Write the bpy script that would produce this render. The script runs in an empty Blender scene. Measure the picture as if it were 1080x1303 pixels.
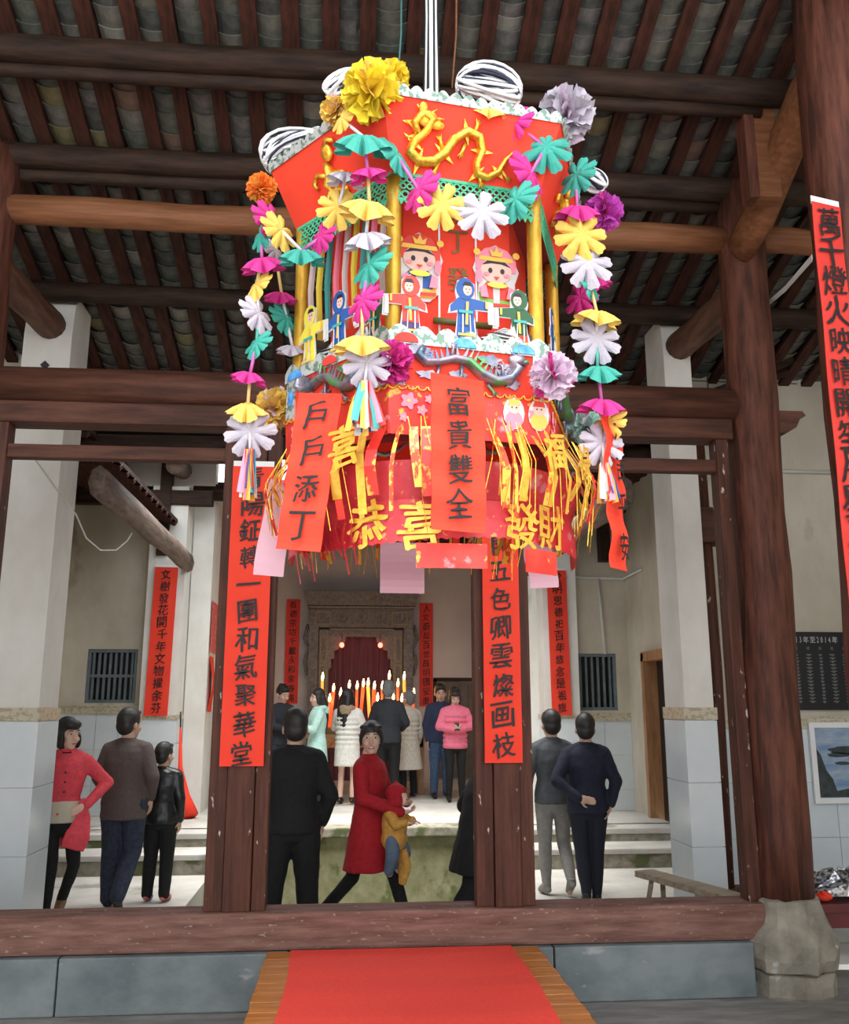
import bpy, bmesh, math, random
from mathutils import Vector, Matrix, noise as mnoise
R_ = math.radians
rng = random.Random(7)
S = bpy.context.scene
COL = S.collection
# ------------------------------------------------------------ camera
FPX, PITCH, YAW, CZ = 1120.0, R_(12.1), R_(4.8), 1.6
cam_d = bpy.data.cameras.new('camera'); cam = bpy.data.objects.new('camera', cam_d); COL.objects.link(cam)
cam_d.sensor_fit = 'HORIZONTAL'; cam_d.sensor_width = 36.0; cam_d.lens = 36.0*FPX/1080.0
cam_d.clip_start = 0.05; cam_d.clip_end = 200
cam.location = (0, 0, CZ); cam.rotation_euler = (math.pi/2+PITCH, 0, -YAW)
S.camera = cam
# ------------------------------------------------------------ daylight (overcast sky)
w = bpy.data.worlds.new('sky'); S.world = w; w.use_nodes = True
nt = w.node_tree; bg = nt.nodes['Background']
bg.inputs['Color'].default_value = (0.93, 0.965, 1.0, 1); bg.inputs['Strength'].default_value = 1.0
sd = bpy.data.lights.new('sun', 'SUN'); sd.energy = 3.2; sd.angle = R_(50); sd.color = (1, .95, .88)
sun = bpy.data.objects.new('sun', sd); COL.objects.link(sun); sun.rotation_euler = (R_(10), R_(-5), 0); sun.location = (0, 0, 12)
S.view_settings.view_transform = 'Standard'; S.view_settings.look = 'None'
S.view_settings.exposure = 1.68; S.view_settings.gamma = 1.0; S.view_settings.use_curve_mapping = False
S.cycles.use_denoising = True; S.cycles.max_bounces = 10; S.cycles.diffuse_bounces = 6
S.cycles.sample_clamp_indirect = 6.0
# ------------------------------------------------------------ helpers
def ray(px, py):
    F = Vector((math.sin(YAW)*math.cos(PITCH), math.cos(YAW)*math.cos(PITCH), math.sin(PITCH)))
    Rr = Vector((math.cos(YAW), -math.sin(YAW), 0)); U = Rr.cross(F)
    return F + Rr*((px-540)/FPX) + U*((651.5-py)/FPX)
def at(px, py, Y):
    d = ray(px, py); return Vector((0, 0, CZ)) + d*(Y/d.y)
class MB:
    """collects closed shapes, built as ONE mesh object"""
    def __init__(s): s.v = []; s.f = []; s.m = []; s.sm = []
    def add(s, vs, fs, mi=0, smooth=False):
        b = len(s.v); s.v += [tuple(v) for v in vs]
        s.f += [tuple(b+i for i in f) for f in fs]; s.m += [mi]*len(fs); s.sm += [smooth]*len(fs); return s
    def xf(s, M, start=0):
        for i in range(start, len(s.v)): s.v[i] = tuple(M @ Vector(s.v[i]))
        return s
    def box(s, c, d, mi=0, M=None, bev=0.0):
        x, y, z = d[0]/2, d[1]/2, d[2]/2; c = Vector(c)
        if bev <= 0:
            vs = [Vector((a*x, b*y, e*z)) for a in (-1, 1) for b in (-1, 1) for e in (-1, 1)]
            fs = [(0,1,3,2),(4,6,7,5),(0,4,5,1),(2,3,7,6),(0,2,6,4),(1,5,7,3)]
        else:
            bm = bmesh.new(); bmesh.ops.create_cube(bm, size=1)
            for v in bm.verts: v.co = Vector((v.co.x*d[0], v.co.y*d[1], v.co.z*d[2]))
            bmesh.ops.bevel(bm, geom=bm.edges[:], offset=bev, segments=2, profile=.6, affect='EDGES')
            bm.verts.index_update(); vs = [v.co.copy() for v in bm.verts]; fs = [[v.index for v in f.verts] for f in bm.faces]; bm.free()
        vs = [(M @ v if M else v)+c for v in vs]
        return s.add(vs, fs, mi)
    def box2(s, a, b, mi=0, bev=0.0):
        return s.box([(a[i]+b[i])/2 for i in range(3)], [abs(b[i]-a[i]) for i in range(3)], mi, None, bev)
    def tube(s, pts, r, n=10, mi=0, cap=True, sx=1.0, smooth=True, up=None, jit=0.0):
        pts = [Vector(p) for p in pts]
        if not isinstance(r, (list, tuple)): r = [r]*len(pts)
        vs = []; fs = []; N = len(pts)
        prev = None
        for i, p in enumerate(pts):
            t = (pts[min(i+1, N-1)]-pts[max(i-1, 0)])
            t = t.normalized() if t.length > 1e-9 else Vector((0, 0, 1))
            if prev is None:
                u = Vector(up) if up else (Vector((0, 0, 1)) if abs(t.z) < .9 else Vector((0, 1, 0)))
            else: u = prev
            a = (u - t*u.dot(t)); a = a.normalized() if a.length > 1e-6 else t.orthogonal().normalized()
            prev = a; b = t.cross(a)
            for k in range(n):
                th = 2*math.pi*k/n; rr = r[i]*(1+(rng.uniform(-jit, jit) if jit else 0))
                vs.append(p + a*(math.cos(th)*rr) + b*(math.sin(th)*rr*sx))
        for i in range(N-1):
            for k in range(n):
                fs.append((i*n+k, i*n+(k+1) % n, (i+1)*n+(k+1) % n, (i+1)*n+k))
        if cap:
            fs.append(tuple(reversed(range(n)))); fs.append(tuple((N-1)*n+k for k in range(n)))
        return s.add(vs, fs, mi, smooth)
    def ell(s, c, r, n=14, m=9, mi=0, M=None):
        c = Vector(c); vs = [Vector((0, 0, r[2]))]
        for j in range(1, m):
            ph = math.pi*j/m
            for k in range(n):
                th = 2*math.pi*k/n; vs.append(Vector((r[0]*math.sin(ph)*math.cos(th), r[1]*math.sin(ph)*math.sin(th), r[2]*math.cos(ph))))
        vs.append(Vector((0, 0, -r[2]))); fs = []
        for k in range(n): fs.append((0, 1+k, 1+(k+1) % n))
        for j in range(m-2):
            for k in range(n): fs.append((1+j*n+k, 1+(j+1)*n+k, 1+(j+1)*n+(k+1) % n, 1+j*n+(k+1) % n))
        L = len(vs)-1
        for k in range(n): fs.append((L, 1+(m-2)*n+(k+1) % n, 1+(m-2)*n+k))
        vs = [(M @ v if M else v)+c for v in vs]
        return s.add(vs, fs, mi, True)
    def rings(s, rs, n=20, mi=0, smooth=True):
        """rs: (cx, cy, z, rx, ry) bottom to top"""
        vs = []; fs = []
        for (cx, cy, z, rx, ry) in rs:
            for k in range(n):
                th = 2*math.pi*k/n; vs.append((cx+rx*math.cos(th), cy+ry*math.sin(th), z))
        for i in range(len(rs)-1):
            for k in range(n): fs.append((i*n+k, i*n+(k+1) % n, (i+1)*n+(k+1) % n, (i+1)*n+k))
        fs.append(tuple(reversed(range(n)))); fs.append(tuple((len(rs)-1)*n+k for k in range(n)))
        return s.add(vs, fs, mi, smooth)
    def poly(s, pts, t=.004, mi=0, w0=0.0):
        """flat outline in the xz plane (u, v), front at y=-w0-t"""
        n = len(pts); ar = sum(pts[i][0]*pts[(i+1) % n][1]-pts[(i+1) % n][0]*pts[i][1] for i in range(n))
        if ar < 0: pts = pts[::-1]
        vs = [(u, -w0-t, v) for u, v in pts]+[(u, -w0, v) for u, v in pts]
        fs = [tuple(range(n)), tuple(range(2*n-1, n-1, -1))]+[(i, n+i, n+(i+1) % n, (i+1) % n) for i in range(n)]
        return s.add(vs, fs, mi)
    def mesh(s, me, M, mi=0):
        return s.add([M @ v.co for v in me.vertices], [tuple(p.vertices) for p in me.polygons], mi)
    def data(s, name, mats):
        me = bpy.data.meshes.new(name); me.from_pydata(s.v, [], s.f)
        for m in (mats if isinstance(mats, (list, tuple)) else [mats]): me.materials.append(m)
        me.polygons.foreach_set('material_index', s.m); me.polygons.foreach_set('use_smooth', s.sm); me.update(); return me
    def build(s, name, mats, parent=None, **kw):
        return link(name, s.data(name, mats), parent, **kw)
def link(name, me, parent=None, loc=None, rot=None, label=None, cat=None, group=None, kind=None):
    o = bpy.data.objects.new(name, me); COL.objects.link(o)
    if parent: o.parent = parent
    if loc is not None: o.location = loc
    if rot is not None: o.rotation_euler = rot
    tag(o, label, cat, group, kind); return o
def tag(o, label=None, cat=None, group=None, kind=None):
    for k, v in (('label', label), ('category', cat), ('group', group), ('kind', kind)):
        if v: o[k] = v
    return o
def thing(name, label, cat, loc=(0, 0, 0), rz=0, group=None):
    return link(name, None, None, loc, (0, 0, rz), label, cat, group)
# ------------------------------------------------------------ materials
def mat(name, c1, c2=None, rough=.7, scale=4.0, stretch=(1, 1, 1), bump=0.0, metal=0.0, detail=6, pos=(.35, .65), spots=None, emit=None, bscale=None, spec=None, tr=0):
    m = bpy.data.materials.new(name); m.use_nodes = True; n = m.node_tree; b = n.nodes['Principled BSDF']
    if name.startswith('wood'): b.inputs['Specular IOR Level'].default_value = .25
    b.inputs['Roughness'].default_value = rough; b.inputs['Metallic'].default_value = metal
    b.inputs['Base Color'].default_value = (*c1, 1)
    if spec is not None: b.inputs['Specular IOR Level'].default_value = spec
    if emit: b.inputs['Emission Color'].default_value = (*emit[0], 1); b.inputs['Emission Strength'].default_value = emit[1]
    if c2 or bump:
        tc = n.nodes.new('ShaderNodeTexCoord'); mp = n.nodes.new('ShaderNodeMapping'); n.links.new(tc.outputs['Object'], mp.inputs['Vector'])
        mp.inputs['Scale'].default_value = stretch
        nz = n.nodes.new('ShaderNodeTexNoise'); nz.inputs['Scale'].default_value = scale; nz.inputs['Detail'].default_value = detail; nz.inputs['Roughness'].default_value = .6
        n.links.new(mp.outputs[0], nz.inputs['Vector'])
        out = None
        if c2:
            cr = n.nodes.new('ShaderNodeValToRGB'); cr.color_ramp.elements[0].position = pos[0]; cr.color_ramp.elements[1].position = pos[1]
            cr.color_ramp.elements[0].color = (*c1, 1); cr.color_ramp.elements[1].color = (*c2, 1)
            n.links.new(nz.outputs[0], cr.inputs[0]); out = cr.outputs[0]
        for sp in (spots or []):
            col, sc, th, st = sp
            mp2 = n.nodes.new('ShaderNodeMapping'); mp2.inputs['Scale'].default_value = st; n.links.new(tc.outputs['Object'], mp2.inputs['Vector'])
            n2 = n.nodes.new('ShaderNodeTexNoise'); n2.inputs['Scale'].default_value = sc; n2.inputs['Detail'].default_value = 5; n.links.new(mp2.outputs[0], n2.inputs['Vector'])
            r2 = n.nodes.new('ShaderNodeValToRGB'); r2.color_ramp.elements[0].position = th; r2.color_ramp.elements[1].position = th+.06; n.links.new(n2.outputs[0], r2.inputs[0])
            mx = n.nodes.new('ShaderNodeMixRGB'); n.links.new(r2.outputs[0], mx.inputs[0]); n.links.new(out, mx.inputs[1]); mx.inputs[2].default_value = (*col, 1); out = mx.outputs[0]
        if out: n.links.new(out, b.inputs['Base Color'])
        if bump:
            bp = n.nodes.new('ShaderNodeBump'); bp.inputs['Strength'].default_value = bump; bp.inputs['Distance'].default_value = .02
            src = nz
            if bscale:
                src = n.nodes.new('ShaderNodeTexNoise'); src.inputs['Scale'].default_value = bscale; src.inputs['Detail'].default_value = 4; n.links.new(mp.outputs[0], src.inputs['Vector'])
            n.links.new(src.outputs[0], bp.inputs['Height']); n.links.new(bp.outputs[0], b.inputs['Normal'])
    return m
flake = ((.50, .45, .38), 30, .665, (1, 1, .35))
WZ = mat('wood_upright', (.05, .017, .010), (.15, .052, .033), .62, 5, (4, 4, .5), .35, spots=[((.05, .02, .013), 3, .6, (5, 5, .4))])
WP = mat('wood_post', (.045, .016, .009), (.10, .035, .021), .6, 5, (6, 6, .5), .35, spots=[flake])
WX = mat('wood_beam', (.045, .017, .010), (.11, .041, .025), .62, 5, (.5, 4, 4), .35)
WY = mat('wood_long', (.08, .036, .023), (.17, .08, .05), .65, 5, (4, .5, 4), .35)
WO = mat('wood_orange', (.16, .062, .025), (.27, .11, .05), .6, 5, (.5, 4, 6), .3)
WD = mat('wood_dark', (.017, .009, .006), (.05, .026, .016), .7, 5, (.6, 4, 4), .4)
WR = mat('wood_rafter', (.025, .009, .006), (.08, .027, .017), .7, 5, (5, .6, 3), .3)
WG = mat('wood_grey', (.10, .075, .06), (.22, .16, .13), .7, 5, (4, .5, 4), .4)
SILL = mat('wood_sill', (.12, .055, .042), (.24, .125, .10), .7, 5, (.6, 4, 5), .4, spots=[((.30, .22, .17), 24, .64, (1, 1, 2.5))])
PLAST = mat('plaster', (.44, .39, .30), (.60, .55, .45), .9, 1.3, (1, 1, .6), .15, spots=[((.30, .25, .17), 1.4, .62, (1, 1, .5))], bscale=30)
PLASTW = mat('plaster_white', (.66, .63, .57), (.80, .79, .75), .9, 1.5, (1, 1, .7), .1, spots=[((.45, .42, .36), 2.2, .66, (1, 1, .35))], bscale=25)
PLASTG = mat('plaster_smoky', (.46, .43, .43), (.56, .53, .52), .9, .9, (1, 1, 1), .1, bscale=20)
TILE = mat('glazed_tile', (.60, .66, .70), (.68, .73, .76), .16, 2, (1, 1, 1), 0)
GROUT = mat('grout', (.33, .33, .31), (.42, .41, .38), .9, 8)
DADO = mat('border_tile', (.55, .50, .38), (.40, .33, .22), .35, 26, (1, 1, 1.4), .2, pos=(.5, .56))
CONC = mat('concrete', (.40, .39, .36), (.56, .55, .52), .85, 1.6, (1, 1, 1), .25, spots=[((.28, .28, .24), 1.2, .62, (1, 1, 1))], bscale=40)
STEP = mat('step_stone', (.17, .165, .12), (.33, .31, .26), .9, 9, (1, 1, 1), .4, spots=[((.10, .115, .05), 3, .56, (1, 1, 1))])
MOSS = mat('mossy_wall', (.15, .15, .07), (.27, .26, .165), .95, 5, (1, 1, 1), .5, spots=[((.10, .115, .04), 3.5, .57, (1, 1, .8)), ((.40, .39, .33), 3, .66, (2, 2, .4))])
FLOORM = mat('floor_near', (.155, .15, .145), (.27, .26, .25), .8, 6, (.5, 2, 1), .2)
SLATE = mat('slate_kerb', (.10, .125, .135), (.19, .215, .22), .75, 3, (1, 1, 1.5), .2, spots=[((.30, .31, .30), 5, .66, (1, 1, 2))])
STONE = mat('pedestal_stone', (.17, .155, .125), (.34, .31, .26), .9, 5, (1, 1, 1), .7, spots=[((.45, .44, .41), 8, .66, (1, 1, 1)), ((.10, .12, .10), 4, .64, (1, 1, 1))])
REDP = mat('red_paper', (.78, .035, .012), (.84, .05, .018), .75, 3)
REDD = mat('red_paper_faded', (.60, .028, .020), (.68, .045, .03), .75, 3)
INK = mat('ink', (.006, .006, .006), None, .6)
WHITEP = mat('white_paper', (.80, .80, .80), None, .7)
PINKP = mat('pink_paper', (.62, .36, .43), None, .8)
BLACK = mat('black_paint', (.01, .01, .012), None, .4)
FRAMEB = mat('blue_grey_paint', (.10, .13, .145), (.15, .18, .195), .55, 8)
DOORW = mat('door_wood', (.26, .12, .05), (.42, .22, .10), .5, 5, (4, 4, .6), .1)
# ------------------------------------------------------------ glyphs
_g = {}
def glyph(ch, bold=.018):
    k = (ch, bold)
    if k not in _g:
        c = bpy.data.curves.new('glyph', 'FONT'); c.body = ch; c.size = 1; c.offset = bold; c.resolution_u = 3
        o = bpy.data.objects.new('glyph', c); COL.objects.link(o); bpy.context.view_layer.update()
        me = bpy.data.meshes.new_from_object(o.evaluated_get(bpy.context.evaluated_depsgraph_get()))
        xs = [v.co.x for v in me.vertices]; ys = [v.co.y for v in me.vertices]
        if xs:
            cx, cy = (min(xs)+max(xs))/2, (min(ys)+max(ys))/2; sc = 1/max(.5, max(max(xs)-min(xs), max(ys)-min(ys)))
            for v in me.vertices: v.co = Vector(((v.co.x-cx)*sc, (v.co.y-cy)*sc, 0))
        bpy.data.objects.remove(o); bpy.data.curves.remove(c); _g[k] = me
    return _g[k]
def brush0(mb, ch, u, v, size, w, sx=1.0, shear=.12, rot=None, bold=.022, mi=0):
    """one character in the xz plane facing -y at depth -w, strokes slanted and uneven like brushwork"""
    me = glyph(ch, bold); rot = rng.uniform(-.05, .05) if rot is None else rot
    vs = []
    for q in me.vertices:
        x, z = q.co.x*sx, q.co.y
        z += x*shear; x += .03*math.sin(z*9+u*31); z += .025*math.sin(x*11+v*17)
        c, s = math.cos(rot), math.sin(rot); vs.append((u+size*(x*c-z*s), -w, v+size*(x*s+z*c)))
    mb.add(vs, [tuple(p.vertices) for p in me.polygons], mi)
def brush(mb, ch, u, v, size, w, sx=1.0, shear=.12, rot=None, bold=.022, mi=0):
    rot = rng.uniform(-.05, .05) if rot is None else rot
    for i, (a, b_) in enumerate(((0, 0), (1, .3), (-.6, -.6))): brush0(mb, ch, u, v, size, w+.0004*i, sx, shear, rot, 0.0, mi) if bold <= 0 or i == 0 else brush0(mb, ch, u+a*bold*size*.8, v+b_*bold*size*.8, size, w+.0004*i, sx, shear, rot, 0.0, mi)
def banner(name, text, label, cat, pos, wdt, hgt, size, rz=0, tilt=0, mpaper=None, top=0.0, bot=None, parent=None, pad=.0, ink=INK, group=None, white=True, sx=.92, start=None, curl=0.012):
    """red paper couplet: base empty at its foot, paper strip with slight waves, white backing edge, brushed characters"""
    t = thing(name, label, cat, pos, rz, group) if parent is None else parent
    t.rotation_euler = (0, tilt, rz)
    mb = MB(); N = 24; vs = []; fs = []
    for i in range(N+1):
        z = hgt*i/N; y = -curl*.5*math.sin(i*.9+hgt*7)*.5 - curl*.5
        for x in (-wdt/2, wdt/2):
            vs.append((x, y-.0015, z)); vs.append((x, y+.0015, z))
    for i in range(N):
        a = i*4; b = a+4
        fs += [(a, a+2, b+2, b), (a+1, b+1, b+3, a+3), (a, b, b+1, a+1), (a+2, a+3, b+3, b+2)]
    fs += [(0, 1, 3, 2), (N*4, N*4+2, N*4+3, N*4+1)]
    mb.add(vs, fs); mb.build('paper', mpaper or REDP, t)
    if white:
        MB().box((0, -.002, hgt+.012), (wdt*.99, .004, .045)).build('backing_paper', WHITEP, t)
    n = len(text); st = start if start is not None else hgt*(.5/n)
    wr = MB()
    for i, ch in enumerate(text):
        v = hgt-top-st-(hgt-top-(bot or 0)-2*st)*i/max(1, n-1)
        brush(wr, ch, rng.uniform(-.01, .01)*wdt*3, v, size*rng.uniform(.92, 1.08), curl+.004, sx)
    wr.build('writing', ink, t); return t
def joinlist(*a): return list(a)
# ============================================================ SETTING
# near hall floor, slate kerb
fl = MB().box2((-4.4, -2.2, -.3), (4.9, 4.72, 0)); floor = fl.build('floor', FLOORM, kind='structure')
MB().box2((-4.4, 4.725, -.3), (4.9, 5.3, -.012), bev=.01).build('floor_slab', FLOORM, floor)
kb = MB(); kerb = MB().box2((-4.2, 5.22, -.02), (2.32, 5.5, .05)).build('trim_1', SLATE, kind='structure')
xs = [-4.2, -1.5, -.3, 1.15, 2.29]
for i in range(4):
    MB().box2((xs[i]+.004, 5.165, -.01), (xs[i+1]-.004, 5.52, .272), bev=.008).build('kerb_stone', SLATE, kerb)
# courtyard floor around the sunken well
cf = MB()
cf.box2((-4.5, 5.5, -.5), (4.8, 8.5, -.19)); cf.box2((-3.9, 8.5, -.5), (-1.42, 10.1, -.19)); cf.box2((1.5, 8.5, -.5), (3.9, 10.1, -.19))
court = cf.build('floor_1', CONC, kind='structure')
uf = MB().box2((-3.9, 10.82, -.3), (3.9, 17.05, .16)); upper = uf.build('floor_2', CONC, kind='structure')
MB().box2((-3.9, 8.3, -1.2), (3.9, 17, -1.02)).build('floor_3', MOSS, kind='structure')
ww = MB().box2((-1.42, 10.80, -1.1), (1.5, 10.95, .06)); ww.build('wall_well', MOSS, kind='structure')
MB().box2((-1.5, 10.72, .06), (1.56, 11.1, .165), bev=.015).build('trim_2', STEP, kind='structure')
MB().box2((-1.42, 8.4, -1.1), (1.5, 8.5, -.5)).build('wall_well_near', MOSS, kind='structure')
for (a, b) in ((-3.9, -1.45), (1.5, 3.9)):
    st = thing('stone_steps', 'two grey stone steps up from the courtyard on its left side' if a < 0 else 'two grey stone steps up from the courtyard on its right side', 'steps', ((a+b)/2, 10.0, -.19))
    h = (b-a)/2
    MB().box2((-h, 0, -.3), (h, .8, .14), 0).build('riser', STEP, st)
    MB().box2((-h, -.015, .145), (h, .52, .205), bev=.012).build('tread', CONC, st)
    MB().box2((-h, .49, .14), (h, .86, .28), 0).build('riser', STEP, st)
    MB().box2((-h, .475, .285), (h, .9, .35), bev=.012).build('tread', CONC, st)
# ---- walls with glazed dado tiles
def dado(parent, p0, p1, z0, z1, tw=.30, th=.45, off=.012, band=.1):
    """tiles on the straight run p0->p1 (face normal to the right-hand side of the run seen from above turned -90deg)"""
    p0 = Vector((*p0, 0)); p1 = Vector((*p1, 0)); L = (p1-p0).length; d = (p1-p0)/L; nrm = Vector((d.y, -d.x, 0)); a = math.atan2(d.y, d.x)
    n = max(1, round(L/tw)); tw = L/n; z = z1; rows = []
    while z > z0+.02: rows.append((max(z0, z-th), z)); z -= th
    cache = {}
    for (za, zb) in rows:
        h = round(zb-za, 3)
        if h not in cache: cache[h] = MB().box((0, 0, 0), (tw-.005, .012, h-.005)).data('wall_tile', TILE)
        for i in range(n):
            c = p0+d*(tw*(i+.5))+nrm*off*.5; o = link('wall_tile', cache[h], parent, (c.x, c.y, (za+zb)/2), (0, 0, a))
    m = (p0+p1)/2+nrm*.008
    q = MB(); q.box((0, 0, z1+band/2), (L, .022, band-.01), 0); q.box((0, -.006, z1+band), (L, .03, .012), 0); q.box((0, -.006, z1+.004), (L, .03, .008), 0)
    link('border_tiles', q.data('border_tiles', DADO), parent, (m.x, m.y, 0), (0, 0, a))
def wallbox(name, a, b, m=PLAST): return MB().box2(a, b).build(name, m, kind='structure')
# right cream wall facing the viewer at y 7.6
wr = wallbox('wall_right', (2.9, 7.62, -.2), (4.9, 7.8, 5.0))
dado(wr, (2.9, 7.62), (4.85, 7.62), -.19, 1.36)
lns = MB()
for x, z0, z1 in ((3.32, 1.46, 5.0), (3.93, 2.9, 5.0)): lns.box((x, 7.617, (z0+z1)/2), (.012, .01, z1-z0))
for z, x0, x1 in ((4.55, 2.9, 3.7), (4.55, 3.75, 4.2)): lns.box(((x0+x1)/2, 7.617, z), (x1-x0, .01, .01))
lns.build('joint_line', WG, wr)
wl = wallbox('wall_left', (-4.6, 7.62, -.2), (-2.55, 7.8, 5.0)); dado(wl, (-4.6, 7.62), (-2.55, 7.62), -.19, 1.42)
wallbox('wall_side_right', (4.7, -2.2, -.2), (4.9, 7.7, 5.6)); wallbox('wall_side_left', (-4.6, -2.2, -.2), (-4.4, 7.7, 5.6))
# courtyard wing walls: side walls with doors, back walls with barred windows
def wing(sgn, xi, xo, yb, wx0, wx1, wz0, wz1, px0, px1):
    sd = 'right' if sgn > 0 else 'left'
    # outer side wall (runs along y) with door opening y 9.95..11.3
    m = MB(); t = .18*sgn
    for (y0, y1, z0, z1) in ((7.8, 10.0, -.2, 4.62), (11.35, yb+.2, -.2, 4.62), (10.0, 11.35, 2.2, 4.62)): m.box2((xo, y0, z0), (xo+t, y1, z1))
    o = m.build('wall_courtyard_'+sd, PLAST, kind='structure')
    if sgn > 0: dado(o, (xo, 11.35), (xo, 12.1), .16, 1.31) if False else None
    # door
    dr = thing('door_1' if sgn > 0 else 'door_2', None, None, (xo, 10.68, -.0)); dr['kind'] = 'structure'
    f = MB()
    for yy in (-.66, .66): f.box2((-.06*sgn, yy-.05, .1), (.15*sgn, yy+.05, 2.2))
    f.box2((-.06*sgn, -.7, 2.1), (.15*sgn, .7, 2.22)); f.build('door_frame', DOORW, dr)
    MB().box2((.12*sgn, -.62, .1), (.16*sgn, .62, 2.12)).build('door_leaf', BLACK, dr)
    # back wall with window
    m = MB(); a, b = sorted((px1, xo)); T = .2
    for (x0, x1, z0, z1) in ((a, wx0, -.2, 4.5), (wx1, b, -.2, 4.5), (wx0, wx1, -.2, wz0), (wx0, wx1, wz1, 4.5)): m.box2((x0, yb, z0), (x1, yb+T, z1))
    bw = m.build('wall_back_'+sd, PLAST, kind='structure')
    dado(bw, (a, yb), (b, yb), .16, wz0-.14)
    win = link('window_1' if sgn > 0 else 'window_2', None, None, ((wx0+wx1)/2, yb+.06, wz0), kind='structure')
    W = wx1-wx0; H = wz1-wz0; f = MB()
    for x in (-W/2+.02, W/2-.02): f.box((x, 0, H/2), (.045, .09, H))
    for z in (.02, H-.02): f.box((0, 0, z), (W-.05, .088, .045))
    f.build('window_frame', FRAMEB, win)
    nb = 6 if sgn > 0 else 8
    for i in range(nb): MB().box((-W/2+.04+(W-.08)*(i+.5)/nb, 0, H/2), (.032, .03, H-.06)).build('window_bar', FRAMEB, win)
    if sgn < 0: MB().box((0, -.005, H*.5), (W-.06, .045, .04)).build('window_rail', FRAMEB, win)
    MB().box((0, .12, H/2), (W, .02, H)).build('shutter', BLACK, win)
    # pier of the far hall, at y 12 beside the opening
    pr = thing('plastered_pier', 'far %s white pier bearing a slim red couplet beside a barred window' % sd, 'pier', ((px0+px1)/2, 12.05, .16))
    PW = abs(px1-px0); MB().box2((-PW/2, -.14, 0), (PW/2, .4, 4.3)).build('shaft', PLASTW, pr)
    for (z0, z1) in ((0.0, .45), (.455, .9), (.905, 1.2)): MB().box2((-PW/2-.012, -.155, z0), (PW/2+.012, .41, z1)).build('wall_tile', TILE, pr)
    MB().box2((-PW/2-.02, -.162, 1.2), (PW/2+.02, .42, 1.26)).build('border_tiles', DADO, pr)
wing(1, 2.6, 3.85, 12.1, 3.10, 3.68, 1.47, 2.24, 2.63, 3.10)
wing(-1, -2.2, -3.85, 12.1, -3.45, -2.80, 1.57, 2.27, -2.22, -2.70)
# far hall shell
hl = wallbox('wall_hall_left', (-2.2, 12.32, -.2), (-1.92, 17.04, 4.6), PLASTW)
hr = wallbox('wall_hall_right', (2.5, 12.32, -.2), (2.68, 17.04, 4.6), PLASTW)
dado(hl, (-1.92, 17.0), (-1.92, 12.45), .16, 1.3) if False else None
wb = MB(); wb.box2((-2.1, 17.05, -.2), (2.68, 17.25, 4.8)); wb.build('wall_back', PLASTG, kind='structure')
MB().box2((-4.2, 12.6, 4.6), (4.2, 17.3, 4.7)).build('ceiling_far', WD, kind='structure')
dd = link('door_3', None, None, (2.02, 17.05, .16), kind='structure')
f = MB(); f.box2((-.42, -.05, 0), (-.36, .02, 1.85)); f.box2((-.42, -.05, 1.8), (.45, .02, 1.87)); f.build('door_frame', WD, dd)
for i in range(4): MB().box2((-.355+i*.2, -.03, .02), (-.16+i*.2, .02, 1.79)).build('door_plank', mat('door_grey', (.10, .085, .075), (.16, .14, .125), .7, 4) if i == 0 else bpy.data.materials['door_grey'], dd)
# ---- near piers between hall and courtyard
def near_pier(x0, x1, zt, label, notch):
    p = thing('plastered_pier', label, 'pier', ((x0+x1)/2, 6.6, -.19)); W = x1-x0; H = zt+.19
    m = MB(); D = .42
    prof = [(0, 0), (D, 0), (D, H), (.12, H), (.03, H-.08), (0, H-.35)]
    # shaft: outline in y-z extruded along x
    n = len(prof); vs = [(-W/2, a, b) for a, b in prof]+[(W/2, a, b) for a, b in prof]
    m.add(vs, [tuple(range(n-1, -1, -1)), tuple(range(n, 2*n))]+[(i, (i+1) % n, n+(i+1) % n, n+i) for i in range(n)]).build('shaft', PLASTW, p)
    z = 1.66
    for (z0, z1) in ((1.2, 1.645), (.75, 1.195), (.3, .745), (0, .295)): MB().box2((-W/2-.012, -.014, z0), (W/2+.012, D+.01, z1)).build('wall_tile', TILE, p)
    MB().box2((-W/2-.018, -.02, 1.65), (W/2+.018, D+.012, 1.74)).build('border_tiles', DADO, p)
near_pier(2.52, 2.745, 4.72, 'white plastered and tiled pier behind the right round column', 1)
ip_ = MB().poly([(-.035, 0), (0, .035), (.035, 0), (0, -.035)], .012).tube([(0, 0, -.0), (.02, -.02, -.05)], .006, 5).build('iron_plate', BLACK, label='small rusty iron anchor plate on the near left pier', cat='plate'); ip_.location = (-2.37, 6.598, 4.12)
near_pier(-2.55, -2.19, 4.72, 'near white tiled pier at the left edge beside the open red coat', 1)
for x, s_ in ((2.90, 'right'), (-2.66, 'left')):
    p = thing('timber_post', 'slim dark brown timber post against the outer side of the %s pier' % s_, 'post', (x, 6.95, -.19))
    MB().tube([(0, 0, .35), (0.02, 0, 2), (0, 0, 4.2)], .055, 10, jit=.06).build('shaft', WP, p)
    MB().box2((-.07, -.08, 0) if x > 0 else (-.35, -.08, 0), (.35, .1, .4) if x > 0 else (.07, .1, .4), bev=.015).build('base_ledge', WX, p)
    MB().box2((-.07 if x > 0 else -.3, -.12, 3.05), (.3 if x > 0 else .07, .12, 3.35), bev=.03).build('beam_block', WX, p)
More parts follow.
